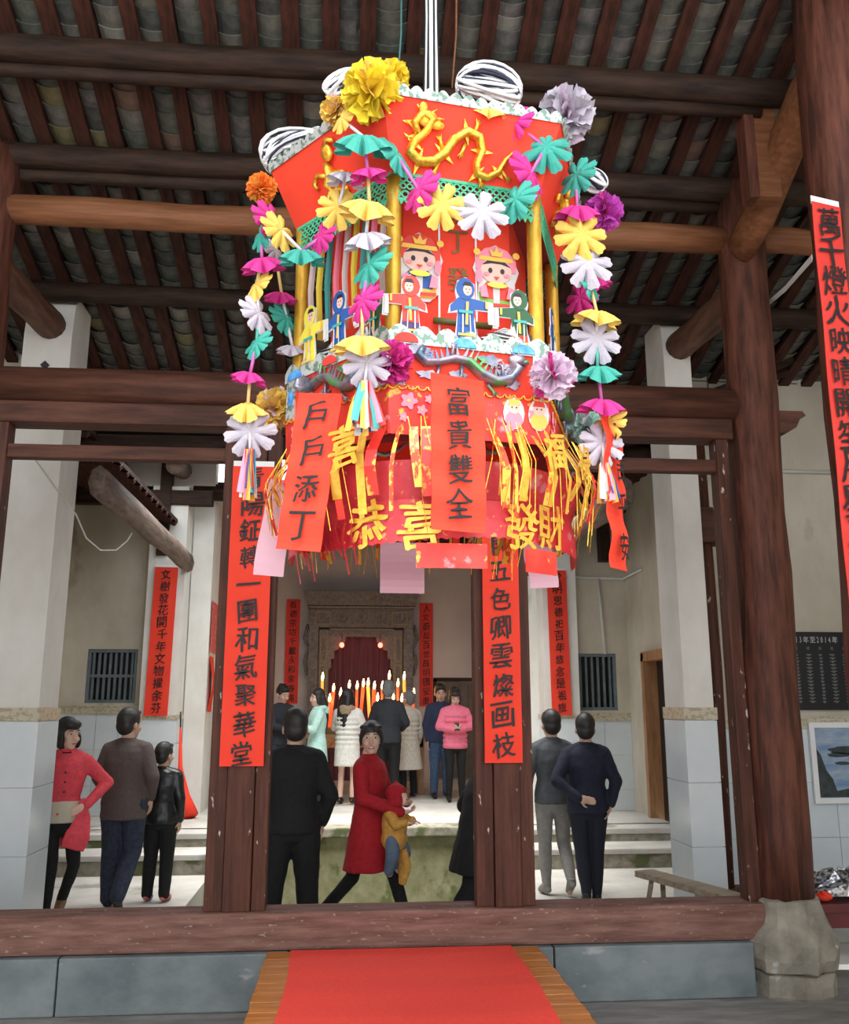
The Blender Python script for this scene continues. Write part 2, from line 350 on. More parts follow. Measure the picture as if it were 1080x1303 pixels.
# ---- round columns
def column(x, y, r0, r1, z0, z1, lean, label):
    c = thing('round_column', label, 'column', (x, y, z0 if False else 0))
    pts = []; rr = []
    for i in range(13):
        t = i/12; pts.append((lean*t+.008*math.sin(i*1.7), .006*math.sin(i*2.3), z0+(z1-z0)*t)); rr.append(r0+(r1-r0)*t+.003*math.sin(i*3.1))
    MB().tube(pts, rr, 28).build('shaft', WZ, c); return c
def pedestal(c, sc=1.0):
    def rock(rs, name, seed, n=26, fl=.9):
        vs = []; fs = []
        for j, (z, r) in enumerate(rs):
            for k in range(n):
                th = 2*math.pi*k/n
                o = 1/max(abs(math.cos(((th+R_(22.5)) % R_(45))-R_(22.5))), .1)*fl+(1-fl)
                rad = r*(1/o)*(1+.11*mnoise.noise(Vector((math.cos(th)*2.4+seed, math.sin(th)*2.4, z*9)))+.04*mnoise.noise(Vector((math.cos(th)*8+seed, math.sin(th)*8, z*30)))); vs.append((rad*math.cos(th), rad*math.sin(th), z+.012*mnoise.noise(Vector((math.cos(th)*3, math.sin(th)*3, seed+z)))))
        for j in range(len(rs)-1):
            for k in range(n): fs.append((j*n+k, j*n+(k+1) % n, (j+1)*n+(k+1) % n, (j+1)*n+k))
        fs += [tuple(reversed(range(n))), tuple((len(rs)-1)*n+k for k in range(n))]
        MB().add(vs, fs, 0, False).build(name, STONE, c)
    rock([(-.05, .25), (.0, .262), (.05, .26), (.105, .255), (.112, .24)], 'plinth', 3)
    rock([(.114, .24), (.13, .272), (.19, .292), (.27, .29), (.32, .268), (.36, .236), (.41, .215), (.455, .208), (.485, .2), (.495, .17)], 'drum', 8)
cA = column(2.55, 5.32, .178, .15, .46, 5.08, .09, 'round red-brown wooden column on a weathered stone base, right of the opening'); pedestal(cA)
cN = column(2.52, 4.02, .185, .175, .46, 5.55, .07, 'stout near wooden column at the right edge bearing a long red couplet'); pedestal(cN)
cL = column(-2.32, 5.32, .18, .15, .46, 5.08, -.02, 'round wooden column at the left edge supporting the big lintel'); pedestal(cL)
# tenon end right of column A
b = thing('beam_tenon', 'small carved beam end poking out right of the round column', 'beam', (2.7, 5.32, 3.4))
MB().poly([(.0, -.1), (.1, -.1), (.17, -.06), (.2, 0), (.24, .02), (.22, .05), (0, .05)], .12, 0, -.06).build('tenon', WX, b)
# ---- the big lintel, transom rails, jamb boards and sill
lt = thing('lintel_beam', 'massive dark red timber lintel spanning the opening behind the lantern', 'beam', (.13, 5.32, 3.24))
MB().tube([(-2.33, 0, .245), (-1, 0, .25), (0, 0, .25), (1, 0, .245), (2.33, 0, .24)], .125, 20, sx=.95).build('round_beam', WX, lt)
MB().box2((-2.28, -.085, 0), (2.3, .085, .135), bev=.012).build('lower_board', WX, lt)
for x0, x1, nm in ((-2.12, -.76, 'left'), (1.06, 2.38, 'right')):
    MB().box2((x0, 5.26, 3.025), (x1, 5.34, 3.11), bev=.01).build('transom_rail', WX, label='thin horizontal wooden rail under the lintel, %s bay' % nm, cat='rail')
def jamb(x0, x1, label):
    t = thing('door_post', label, 'post', ((x0+x1)/2, 5.29, .47)); W = x1-x0; H = 3.24-.47
    MB().box2((-W/2, -.05, 0), (-W/2+W*.3, .07, H), bev=.006).build('side_board', WP, t)
    MB().box2((-W*.2+.003, -.075, 0), (W*.26, .09, H), bev=.008).build('centre_post', WP, t)
    MB().box2((W*.26+.003, -.05, 0), (W/2, .07, H), bev=.006).build('side_board', WP, t)
jamb(-.775, -.44, 'broad plank door post left of the middle opening, behind a long red couplet')
jamb(.735, 1.07, 'broad plank door post right of the middle opening, behind a red couplet')
for x, nm in ((2.35, 'beside the right round column'), (-2.10, 'beside the left round column')):
    MB().box2((x-.04, 5.24, .47), (x+.04, 5.36, 3.24), bev=.01).build('frame_stile', WP, label='narrow vertical frame board '+nm, cat='post')
MB().box2((-2.6, 5.2, .275), (2.4, 5.42, .47), bev=.02).build('door_sill', SILL, label='long worn wooden threshold beam on the slate kerb', cat='threshold')
# ---- tie beam, purlins, logs
def beam(name, a, b, r, m, label, cat='beam', n=14, sx=1.0, jit=.0, wav=.01):
    a = Vector(a); b = Vector(b); c = (a+b)/2; pts = []
    N = 9
    for i in range(N):
        t = i/(N-1); p = a.lerp(b, t)-c; p.z += wav*math.sin(i*1.9+r*70); pts.append(p)
    o = MB().tube(pts, [r*(1+.04*math.sin(i*2.1)) for i in range(N)], n, sx=sx, jit=jit).build(name, m, label=label, cat=cat); o.location = c; return o
beam('tie_beam', (-2.32, 5.32, 4.68), (2.58, 5.32, 4.68), .095, WO, 'lighter orange-brown tie beam between the two round columns', sx=.9)
beam('tie_beam', (2.7, 5.32, 4.7), (4.5, 5.32, 4.7), .09, WO, 'short tie beam running right from the round column behind the braces', sx=.9)
ROOF = [(1.3, 5.75), (2.6, 6.15), (4.62, 5.47), (5.28, 5.23), (6.55, 4.86), (8.15, 4.36)]
def roofz(y):
    for (a, za), (b_, zb) in zip(ROOF, ROOF[1:]):
        if a <= y <= b_: return za+(zb-za)*(y-a)/(b_-a)
    return ROOF[-1][1]
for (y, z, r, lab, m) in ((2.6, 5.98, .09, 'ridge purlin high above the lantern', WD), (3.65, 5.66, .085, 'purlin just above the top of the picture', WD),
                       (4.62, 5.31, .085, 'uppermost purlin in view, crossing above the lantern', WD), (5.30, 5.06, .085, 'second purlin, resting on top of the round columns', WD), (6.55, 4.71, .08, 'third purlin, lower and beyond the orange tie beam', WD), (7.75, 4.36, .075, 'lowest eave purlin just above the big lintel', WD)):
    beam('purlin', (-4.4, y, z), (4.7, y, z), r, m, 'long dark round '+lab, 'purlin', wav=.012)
for (y, z) in ((4.67, 5.2), (5.35, 4.95)):
    beam('purlin_batten', (-4.3, y, z), (2.5, y, z), .042, WD, 'thin dark pole fixed under the %s' % ('uppermost visible purlin' if y < 5 else 'second purlin'), 'pole', n=8, wav=.003)
for x, lab in ((2.66, 'right'), (-2.36, 'left')):
    beam('tie_log', (x, 5.35, 4.36), (x, 6.72, 4.46), .115, WY, 'round log beam bridging from the %s round column to the plastered pier' % lab, wav=.004)
    beam('eave_beam', (x*.86, 7.05, 3.32), (x*.93, 12.0, 3.42), .14, WG, 'heavy weathered grey beam along the %s side of the courtyard' % lab, n=8, sx=.6)
# braces between right columns
def brace(label, pts, r, m, sx=.6, n=10):
    o = Vector(pts[0]); t = thing('curved_brace', label, 'brace', o)
    MB().tube([Vector(p)-o for p in pts], r, n, sx=sx).build('brace_timber', m, t); return t
A = [(2.56, 5.22, 4.56), (2.6, 5.0, 4.68), (2.62, 4.7, 4.9), (2.63, 4.35, 5.1), (2.64, 4.05, 5.15)]
brace('thick curved brace rising from the right round column to the near column', A, [.13, .15, .16, .16, .15], WO)
brace('small curved strut beside the short purlin post', [(2.62, 4.62, 5.08), (2.68, 4.5, 5.2), (2.72, 4.3, 5.42)], [.07, .08, .07], WO)
brace('rounded brace end leaning out from the near column', [(2.7, 3.98, 4.3), (2.86, 3.86, 4.38), (3.1, 3.7, 4.7), (3.4, 3.6, 5.2)], [.12, .13, .13, .11], WO, 1.0, 12)
brace('short squared brace high on the near column', [(2.75, 3.95, 4.98), (2.95, 3.8, 5.12), (3.2, 3.7, 5.4)], [.06, .07, .07], WO, 1.0, 6)
sp = thing('purlin_post', 'squared short post carrying the uppermost visible purlin between the right columns', 'post', (2.47, 4.72, 4.62))
MB().box2((-.02, -.05, 0), (.13, .06, .66), bev=.01).build('post_board', WO, sp)
MB().box2((-.09, -.07, -.02), (-.025, .05, .72), bev=.008).build('side_board', WZ, sp)
# ---- roof: rafters and pan tiles seen from below
roof = MB(); th = .02
for (a, za), (b_, zb) in zip(ROOF, ROOF[1:]):
    roof.add([(-4.6, a, za+.11), (4.9, a, za+.11), (4.9, b_, zb+.11), (-4.6, b_, zb+.11), (-4.6, a, za+.15), (4.9, a, za+.15), (4.9, b_, zb+.15), (-4.6, b_, zb+.15)],
             [(0, 3, 2, 1), (4, 5, 6, 7), (0, 1, 5, 4), (2, 3, 7, 6), (1, 2, 6, 5), (3, 0, 4, 7)])
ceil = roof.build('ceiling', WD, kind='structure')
SP = .235
for i in range(-18, 21):
    x = i*SP+.06; m = MB()
    for (a, za), (b_, zb) in zip(ROOF[1:], ROOF[2:]):
        wv = .047+.005*math.sin(i*5.3)
        m.add([(-wv, a, za), (wv, a, za), (wv, b_, zb), (-wv, b_, zb), (-wv, a, za+.035), (wv, a, za+.035), (wv, b_, zb+.035), (-wv, b_, zb+.035)],
              [(0, 3, 2, 1), (4, 5, 6, 7), (0, 1, 5, 4), (2, 3, 7, 6), (1, 2, 6, 5), (3, 0, 4, 7)])
    o = m.build('rafter', WR, ceil); o.location = (x+rng.uniform(-.012, .012), 0, 0); o.rotation_euler.z = rng.uniform(-.004, .004)
tcols = [((.13, .135, .11), (.22, .22, .18)), ((.085, .09, .08), (.17, .17, .15)), ((.20, .19, .15), (.30, .28, .23)), ((.27, .22, .10), (.36, .30, .17)), ((.34, .32, .27), (.46, .43, .37)), ((.16, .15, .14), (.30, .27, .25)), ((.26, .15, .10), (.33, .22, .17))]
TM = [mat('roof_tile_%s' % 'abcdefg'[i], a, b_, .9, 14, (1, 1, 1), .4) for i, (a, b_) in enumerate([[tuple(v*.62 for v in q) for q in pr] for pr in tcols])]
def pan(L=.2, W=.19):
    m = MB(); n = 6; vs = []
    for (y, lift) in ((-L/2, 0), (L/2, .012)):
        for t in (0, .011):
            for k in range(n+1):
                a = -1+2*k/n; vs.append((a*W/2, y, a*a*.034+t+lift))
    q = n+1; fs = []
    for k in range(n):
        fs += [(k, 2*q+k, 2*q+k+1, k+1), (q+k, q+k+1, 3*q+k+1, 3*q+k), (k, k+1, q+k+1, q+k), (2*q+k, 3*q+k, 3*q+k+1, 2*q+k+1)]
    fs += [(0, q, 3*q, 2*q), (n, 2*q+n, 3*q+n, q+n)]
    return m.add(vs, fs, 0, False)
pm = [pan().data('roof_tile', t) for t in TM]
spots = []
y = 8.1
while y > 3.2:
    st = .15 if y > 5.25 else (.125 if y > 4.7 else .075)
    for i in range(-17, 19): spots.append((i*SP+.06+SP/2, y))
    y -= st
def vis(x, y):
    z = roofz(y); v = Vector((x, y, z-CZ)); F = Vector((math.sin(YAW)*math.cos(PITCH), math.cos(YAW)*math.cos(PITCH), math.sin(PITCH))); Rr = Vector((math.cos(YAW), -math.sin(YAW), 0))
    c = v.dot(F); px = 540+FPX*v.dot(Rr)/c; py = 651.5-FPX*v.dot(Rr.cross(F))/c
    return -10 < px < 960 and -15 < py < 470 and not (350 < px < 730 and py > 130)
stuff = MB(); cnt = 0
key = lambda s: (not (vis(*s) and s[1] > 4.55), s[1])
for (x, y) in sorted(spots, key=key):
    z = roofz(y)+.052; sl = -math.atan2(roofz(y-.1)-roofz(y+.1), .2)
    k = rng.choices(range(7), (5, 5, 4, 1.0, 1.2, 3, .8) if y > 4.7 else (7, 9, 3, .2, .2, 2, .1))[0]
    ez = rng.uniform(-.006, .008); rx = sl+.11+rng.uniform(-.02, .02); ry = rng.uniform(-.04, .04)
    if cnt < 300 and vis(x, y) and y > 4.55:
        link('roof_tile', pm[k], ceil, (x+rng.uniform(-.006, .006), y, z+ez), (rx, ry, rng.uniform(-.03, .03))); cnt += 1
    else:
        stuff.mesh(pm[k], Matrix.Translation((x, y, z+ez)) @ Matrix.Rotation(rx, 4, 'X') @ Matrix.Rotation(ry, 4, 'Y'), k)
stuff.build('far_roof_tiles', TM, ceil, kind='stuff')
# wing roofs over the courtyard sides
for sg in (1, -1):
    m = MB(); xi, xo = 2.35*sg, 4.3*sg
    m.add([(xi, 7.3, 3.95), (xi, 12.3, 3.95), (xo, 12.3, 4.75), (xo, 7.3, 4.75), (xi, 7.3, 4.0), (xi, 12.3, 4.0), (xo, 12.3, 4.8), (xo, 7.3, 4.8)],
          [(0, 3, 2, 1), (4, 5, 6, 7), (0, 1, 5, 4), (2, 3, 7, 6), (1, 2, 6, 5), (3, 0, 4, 7)])
    wg = m.build('ceiling_wing_right' if sg > 0 else 'ceiling_wing_left', WD, kind='structure')
    for i in range(17):
        o = MB().tube([(xi, 0, 3.92), (xo, 0, 4.72)], .04, 4, sx=1.0, smooth=False).build('rafter', WR, wg); o.location = (0, 7.45+i*.29, 0)
# timber frame of the far hall above the piers
for x0, x1, nm in ((-3.9, -1.9, 'left'), (2.4, 3.9, 'right')):
    fr = thing('roof_truss', 'dark timber crossbeam and post above the far %s pier' % nm, 'beam', ((x0+x1)/2, 11.95, 4.0)); h = (x1-x0)/2
    MB().box2((-h, -.08, .2), (h, .08, .4), bev=.01).build('crossbeam', WD, fr)
    MB().box2((.3, -.1, -.5), (.45, .06, 1.0), bev=.01).build('post', WD, fr)
    MB().box2((-.35, -.1, .4), (-.2, .06, 1.0), bev=.01).build('post', WD, fr)
wallbox('wall_gable_left', (-3.9, 12.1, 4.4), (-1.9, 12.3, 5.2), PLASTW); wallbox('wall_gable_right', (2.4, 12.1, 4.4), (3.9, 12.3, 5.2), PLASTW)
beam('round_log', (-2.35, 11.5, 4.65), (-2.35, 12.3, 4.75), .12, WG, 'sawn round log end poking out high above the far left pier', wav=0)
beam('hall_purlin', (-2.2, 12.2, 4.45), (2.7, 12.2, 4.45), .12, WD, 'dark round beam across the front of the far hall', 'purlin')

beam('eave_board', (-4.3, 8.15, 4.16), (4.5, 8.15, 4.16), .12, WD, 'dark board under the near eave, seen just below the big lintel', 'board', n=4, sx=.4, wav=0)
beam('eave_beam', (-4.3, 8.1, 3.93), (4.5, 8.1, 3.93), .11, WD, 'dark lower eave beam crossing behind the transom rails', 'beam', n=10, wav=.004)
m = MB(); m.add([(-4.2, 11.3, 4.72), (4.2, 11.3, 4.72), (4.2, 14.5, 6.0), (-4.2, 14.5, 6.0), (-4.2, 11.3, 4.78), (4.2, 11.3, 4.78), (4.2, 14.5, 6.06), (-4.2, 14.5, 6.06)], [(0, 3, 2, 1), (4, 5, 6, 7), (0, 1, 5, 4), (2, 3, 7, 6), (1, 2, 6, 5), (3, 0, 4, 7)])
fe = m.build('ceiling_far_eave', WD, kind='structure')
for i in range(34):
    o = MB().tube([(0, 11.35, 4.7), (0, 14.4, 5.92)], .045, 4, smooth=False).build('rafter', WR, fe); o.location.x = -4.1+i*.25
# ============================================================ couplets on posts, piers and columns
banner('door_couplet', '青陽鉦轉一團和氣聚華堂', 'long red couplet on the door post left of the middle opening', 'couplet', (-.595, 5.205, 1.24), .245, 1.74, .135, top=.0, start=.07)
banner('door_couplet', '芳華開五色卿雲燦画枝', 'long red couplet on the door post right of the middle opening', 'couplet', (.895, 5.205, 1.25), .22, 1.72, .135, start=.1)
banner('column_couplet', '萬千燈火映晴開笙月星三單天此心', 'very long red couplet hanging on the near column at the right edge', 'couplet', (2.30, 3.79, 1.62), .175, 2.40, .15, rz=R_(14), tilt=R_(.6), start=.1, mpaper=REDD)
banner('pier_couplet', '文樹發花開千年文物擢余芬', 'slim red couplet on the far left pier beside the barred window', 'couplet', (-2.475, 11.87, 1.41), .30, 1.93, .135, tilt=R_(.8), start=.1, sx=.95)
banner('pier_couplet', '堂明思德祀百年悠念是祖旅', 'slim red couplet on the far right pier beside the barred window', 'couplet', (2.84, 11.87, 1.41), .27, 1.95, .13, tilt=R_(-.6), start=.1)
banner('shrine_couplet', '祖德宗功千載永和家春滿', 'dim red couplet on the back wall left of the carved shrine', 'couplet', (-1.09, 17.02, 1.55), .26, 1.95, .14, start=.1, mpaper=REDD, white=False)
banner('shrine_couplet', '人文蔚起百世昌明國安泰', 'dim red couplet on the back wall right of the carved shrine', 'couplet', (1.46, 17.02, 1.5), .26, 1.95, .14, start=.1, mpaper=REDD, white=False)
# red posters peeling on the left wall of the far hall
PAPR = mat('red_notice', (.62, .10, .09), (.74, .2, .16), .8, 40, (1, .2, 1), pos=(.5, .6))
def notice(y0, y1, z0, z1, label, curl=0, m=PAPR, x=-1.915):
    t = thing('paper_notice', label, 'notice', (x, (y0+y1)/2, z0)); H = z1-z0; D = (y1-y0)/2; vs = []; N = 8
    for i in range(N+1):
        z = H*i/N; bulge = .012+curl*(math.sin(3.1*i/N)**2)
        vs += [(bulge, -D, z), (bulge+.003, -D, z), (bulge*.6, D, z), (bulge*.6+.003, D, z)]
    fs = []
    for i in range(N):
        a = i*4; b = a+4; fs += [(a, b, b+2, a+2), (a+1, a+3, b+3, b+1), (a, a+1, b+1, b), (a+2, b+2, b+3, a+3)]
    MB().add(vs, fs).build('paper', m, t)
notice(12.36, 12.95, 2.25, 2.95, 'upper red printed notice peeling off the left wall of the far hall')
notice(12.4, 12.75, 1.45, 2.2, 'lower torn red notice curling from the left wall of the far hall', .05, REDP)
notice(13.15, 13.85, 1.75, 2.75, 'red notice above the dark board on the left wall of the far hall')
MB().box2((-1.925, 13.1, .5), (-1.87, 14.3, 1.72), bev=.01).build('dark_board', mat('board_grey', (.06, .075, .09), None, .6), label='tall dark grey board leaning on the left wall of the far hall', cat='board')
t = thing('slatted_crate', 'small white slatted crate on the floor under the dark board', 'crate', (-1.68, 12.9, .16))
for i in range(7): MB().box2((-.02, -.3+i*.09, .02), (.0, -.25+i*.09, .42)).build('slat', WHITEP, t)
for z in (.02, .4): MB().box2((-.005, -.32, z), (.012, .32, z+.04)).build('rail', WHITEP, t)
t = thing('umbrella', 'folded red umbrella leaning on the wall beside the boy in the black jacket', 'umbrella', (-1.98, 11.75, .16))
MB().tube([(0.02, 0, 0.02), (-.1, .1, .25), (-.16, .2, .6), (-.2, .28, 1.1)], [.12, .1, .03, .012], 10).build('folded_canopy', REDP, t)
MB().tube([(-.2, .28, 1.1), (-.21, .29, 1.3)], .01, 8).build('handle', BLACK, t)
# small red notice on the right pier side
MB().box2((2.48, 12.6, 1.75), (2.497, 13.6, 2.75)).build('paper_notice', PAPR, label='red notice on the right wall of the far hall', cat='notice')
# conduit pipes on the right wing wall
PIPE = mat('pipe_white', (.62, .6, .55), None, .5)
cp = thing('conduit_pipe', 'thin white conduit running along the right wing wall down to the barred window', 'pipe', (3.1, 12.06, 3.28))
MB().tube([(-.1, -.0, .02), (.72, 0, .0), (.73, -.8, .02)], .018, 8).build('horizontal_run', PIPE, cp)
MB().tube([(.36, 0, 0), (.42, 0, -1.05)], .022, 8).build('down_run', PIPE, cp)
cp = thing('conduit_pipe', 'straight white conduit across the cream wall behind the right round column', 'pipe', (3.6, 7.6, 3.68))
MB().tube([(-.7, 0, 0), (1.0, 0, 0)], .018, 8).build('horizontal_run', PIPE, cp)
tp = thing('white_strap', 'white tape stretched up from the wall to the top of the long column couplet', 'strap', (2.5, 4.4, 4.0))
a = at(975, 388, 5.6)-Vector((2.5, 4.4, 4.0)); b_ = at(1033, 328, 3.85)-Vector((2.5, 4.4, 4.0))
MB().tube([a, (a+b_)/2+Vector((0, 0, -.02)), b_], .018, 4, sx=.15, smooth=False).build('tape', WHITEP, tp)
# loose pale wire hanging at left
wv = [at(x, y, 6.5) for x, y in ((45, 585), (70, 620), (97, 655), (110, 685), (128, 700), (148, 700), (162, 688), (168, 678))]
o = wv[0].copy(); MB().tube([p-o for p in wv], .006, 6).build('loose_wire', PIPE, label='loose pale wire looping in front of the left pier', cat='wire').location = o
# ---- black board, framed picture, table with foil at right
bd = thing('notice_board', 'black board with white lettering on the cream wall at right', 'board', (4.3, 7.6, 1.52))
MB().box2((-.42, -.02, 0), (.55, .015, .68), bev=.004).build('board', BLACK, bd)
WPT = mat('white_lettering', (.55, .55, .55), None, .6); m = MB()
hx = -.44
for i, ch in enumerate('2013年至2014年'):
    hx += .036 if ord(ch) < 256 else .062; brush(m, ch, hx-(.018 if ord(ch) < 256 else .03), .61, .05 if ord(ch) < 256 else .055, .024, .9 if ord(ch) > 256 else .55, 0, 0, .01)
m.build('heading', WPT, bd)
m = MB()
for c in range(8):
    brush(m, '姓', -.36+c*.11, .535, .03, .024, .9, 0, 0, .005)
    for r_ in range(15):
        m.box((-.36+c*.11+rng.uniform(-.004, .004), -.0215, .48-r_*.029), (.05 if c % 2 else .03, .002, .007)); m.box((-.36+c*.11, -.0215, .47-r_*.029), (.018, .002, .006))
m.build('list_text', mat('list_grey', (.2, .2, .2), None, .6), bd, kind='stuff')
pc = thing('framed_picture', 'white framed landscape of a pine tree against blue sky on the right wall', 'picture', (4.3, 7.6, .74))
m = MB()
for (a, b_) in (((-.31, 0), (.45, .045)), ((-.31, .63), (.45, .675)), ((-.31, .045), (-.265, .63)), ((.405, .045), (.45, .63))): m.box2((a[0], -.035, a[1]), (b_[0], .0, b_[1]))
m.build('frame', WHITEP, pc)
SKYP = mat('picture_sky', (.13, .24, .42), (.42, .48, .55), .4, 3, (1, 1, 3)); MB().box2((-.265, -.018, .045), (.405, -.002, .63)).build('picture_sky', SKYP, pc)
PD = mat('picture_dark', (.02, .03, .03), (.05, .07, .07), .5, 20)
m = MB(); m.poly([(-.26, .05), (-.26, .46), (-.22, .4), (-.18, .27), (-.13, .2), (-.1, .1), (.0, .12), (.1, .09), (.25, .13), (.4, .1), (.4, .05)], .002, 0, .0185)
m.poly([(.02, .08), (.035, .3), (.03, .42), (.045, .42), (.055, .3), (.06, .09)], .002, 0, .0185)
for (u, v, w_, h_) in ((.04, .44, .19, .035), (-.06, .40, .1, .02), (.15, .37, .1, .02), (-.03, .33, .07, .015), (.12, .29, .08, .015)):
    m.poly([(u+w_*math.cos(a)*(1+.15*math.sin(a*7)), v+h_*math.sin(a)*(1+.3*math.sin(a*9))) for a in [k*math.pi/9 for k in range(18)]], .002, 0, .0185)
m.build('picture_pine', PD, pc)
tb = thing('side_table', 'low dark red table with a pale shelf at the right edge', 'table', (3.15, 5.75, -.19))
RDL = mat('red_lacquer', (.09, .012, .015), (.13, .02, .02), .4, 5)
MB().box2((-.33, -.25, .53), (.9, .3, .58), bev=.006).build('table_top', RDL, tb)
MB().box2((-.31, -.23, .44), (.88, -.2, .53)).build('apron', RDL, tb)
MB().box2((-.31, -.2, .2), (.88, .28, .23)).build('shelf', PLASTW, tb)
for x in (-.29, .86):
    for y_ in (-.2, .27): MB().box2((x-.025, y_-.025, 0), (x+.025, y_+.025, .53)).build('leg', RDL, tb)
FOIL = mat('foil', (.5, .5, .52), (.06, .06, .07), .25, 30, metal=.6, pos=(.45, .55))
m = MB(); n = 26
vs = []; fs = []
for j in range(9):
    for k in range(n):
        th = 2*math.pi*k/n; r1 = 1-j/9; q = mnoise.noise(Vector((math.cos(th)*4, math.sin(th)*4, j*2.3)))
        vs.append((.28+(.55+.1*q)*r1*math.cos(th), (.2+.06*q)*r1*math.sin(th), .0+.13*(1-r1**2)+.06*mnoise.noise(Vector((k*1.7, j*1.9, 3)))*(j > 0)+.0))
for j in range(8):
    for k in range(n): fs.append((j*n+k, j*n+(k+1) % n, (j+1)*n+(k+1) % n, (j+1)*n+k))
fs += [tuple(range(n-1, -1, -1)), tuple(8*n+k for k in range(n))]
m.add(vs, fs, 0, False); o = m.build('foil_garland', FOIL, label='heap of crumpled silver foil decorations on the dark red table', cat='decoration'); o.location = (2.98, 5.72, .42)
m = MB(); m.ell((0, 0, .03), (.05, .045, .03), 10, 6); m.box((.0, -.03, .045), (.07, .03, .012), M=Matrix.Rotation(.5, 3, 'Y')); m.build('red_packet', REDP, label='small crumpled red and white packet beside the foil heap', cat='packet').location = (2.93, 5.56, .395)
# ---- bench
BW = mat('bench_wood', (.24, .18, .12), (.40, .32, .23), .7, 5, (5, .6, 5), .3)
p0 = Vector((2.27, 7.0, .33)); p1 = Vector((2.62, 5.98, .33)); dirv = (p1-p0); L = dirv.length; ang = math.atan2(dirv.y, dirv.x)
bn = thing('wooden_bench', 'narrow pale wooden bench behind the sill at right', 'bench', (p0+p1)/2-Vector((0, 0, .52)), ang)
MB().box2((-L/2, -.085, .48), (L/2, .085, .525), bev=.006).build('seat', BW, bn)
for sx_ in (-1, 1):
    for sy_ in (-1, 1): MB().tube([(sx_*(L/2-.16), sy_*.05, .485), (sx_*(L/2-.08), sy_*.11, .0)], .024, 4, smooth=False).build('leg', BW, bn)
    MB().box((sx_*(L/2-.115), 0, .22), (.02, .16, .03)).build('stretcher', BW, bn)
# ---- stage boards with red carpet in front of the sill
stg = thing('plank_platform', 'low platform of varnished orange-brown planks in front of the sill', 'platform', (.32, 3.9, 0))
PLK = mat('varnished_plank', (.36, .115, .018), (.60, .22, .04), .35, 4, (.7, 9, 5), .15)
yy = 1.24; i = 0
while yy > -1.0:
    wd = .135; MB().box2((-.73-.003*(i % 3), yy-wd+.003, .255), (.73+.004*(i % 2), yy, .288), bev=.003).build('plank', PLK, stg); yy -= wd; i += 1
for x in (-.6, 0, .6): MB().box2((x-.04, -.95, .2), (x+.04, 1.2, .254)).build('joist', PLK, stg)
for x in (-.6, .6):
    for y_ in (-.9, .1, 1.1): MB().box2((x-.04, y_-.04, 0), (x+.04, y_+.04, .2)).build('leg', PLK, stg)
CARP = mat('red_carpet', (.80, .05, .034), (.86, .065, .045), .95, 60, bump=.1)
m = MB(); N = 30; vs = []; fs = []
for i in range(N+1):
    y_ = -1.0+2.23*i/N; z = .002*math.sin(i*1.3)+.003
    e = .008*math.sin(i*.35)
    vs += [(-.60+e, y_, .288), (-.60+e, y_, .291+z), (.59+e, y_, .291+z), (.59+e, y_, .288)]
for i in range(N):
    a = i*4; b_ = a+4; fs += [(a, b_, b_+1, a+1), (a+1, b_+1, b_+2, a+2), (a+2, b_+2, b_+3, a+3), (a, a+3, b_+3, b_)]
fs += [(0, 1, 2, 3), (N*4, N*4+3, N*4+2, N*4+1)]
m.add(vs, fs); o = m.build('red_carpet', CARP, label='plain red carpet strip laid over the plank platform', cat='carpet'); o.location = (.32, 3.9, 0)
# ---- shrine, altar, candles
CARV = mat('carved_stone', (.10, .10, .105), (.19, .19, .195), .8, 18, bump=.3); CARV2 = mat('carved_relief', (.12, .12, .12), (.21, .205, .195), .7, 30, bump=.3); GOLDT = mat('dull_gilt', (.20, .15, .06), (.30, .23, .10), .5, 20)
CURT = mat('purple_curtain', (.08, .022, .035), (.15, .05, .075), .8, 2.5, (9, 1, .4), bump=.2)
sh = thing('carved_shrine', 'large grey carved shrine against the back wall of the far hall', 'shrine', (.21, 17.04, .16))
# opening x -.62...62, top 2.72 ; overall half width 1.0, height 3.46
for s_ in (-1, 1):
    MB().box2((s_*.98, -.3, 0), (s_*.8, -.002, 2.9), bev=.01).build('outer_pillar', CARV, sh)
    MB().box2((s_*.79, -.26, 0), (s_*.6, -.002, 2.75), bev=.01).build('inner_pillar', CARV2, sh)
    for i, (z0, z1) in enumerate(((.3, .95), (1.05, 1.55), (1.63, 2.1), (2.16, 2.62))):
        f = MB()
        x0, x1 = sorted((s_*.63, s_*.765))
        for (a, b_) in (((x0, z0), (x1, z0+.02)), ((x0, z1-.02), (x1, z1)), ((x0, z0+.02), (x0+.02, z1-.02)), ((x1-.02, z0+.02), (x1, z1-.02))): f.box2((a[0], -.285, a[1]), (b_[0], -.262, b_[1]))
        pf = f.build('panel_frame', GOLDT, sh)
        m = MB(); cx_ = (x0+x1)/2
        m.tube([(cx_+.02*math.sin(q*1.5), -.27, z0+.06+(z1-z0-.12)*q/8) for q in range(9)], .014, 6); m.ell((cx_, -.27, (z0+z1)/2), (.03, .012, .05), 8, 5); m.build('carved_flower', CARV2, pf)
    # corner fretwork brackets
    m = MB(); m.poly([(s_*.6, 2.62), (s_*.6, 2.0), (s_*.55, 2.06), (s_*.56, 2.2), (s_*.5, 2.22), (s_*.5, 2.36), (s_*.42, 2.38), (s_*.40, 2.5), (s_*.3, 2.52), (s_*.28, 2.62)], .05, 0, .2)
    m.build('fret_bracket', CARV2, sh)
    # cloud scroll edge
    m = MB(); m.tube([(s_*1.0, -.2, 2.85), (s_*1.06, -.2, 2.6), (s_*.99, -.2, 2.4), (s_*1.05, -.2, 2.15), (s_*.99, -.2, 1.9)], .035, 6); m.build('scroll_edge', CARV, sh)
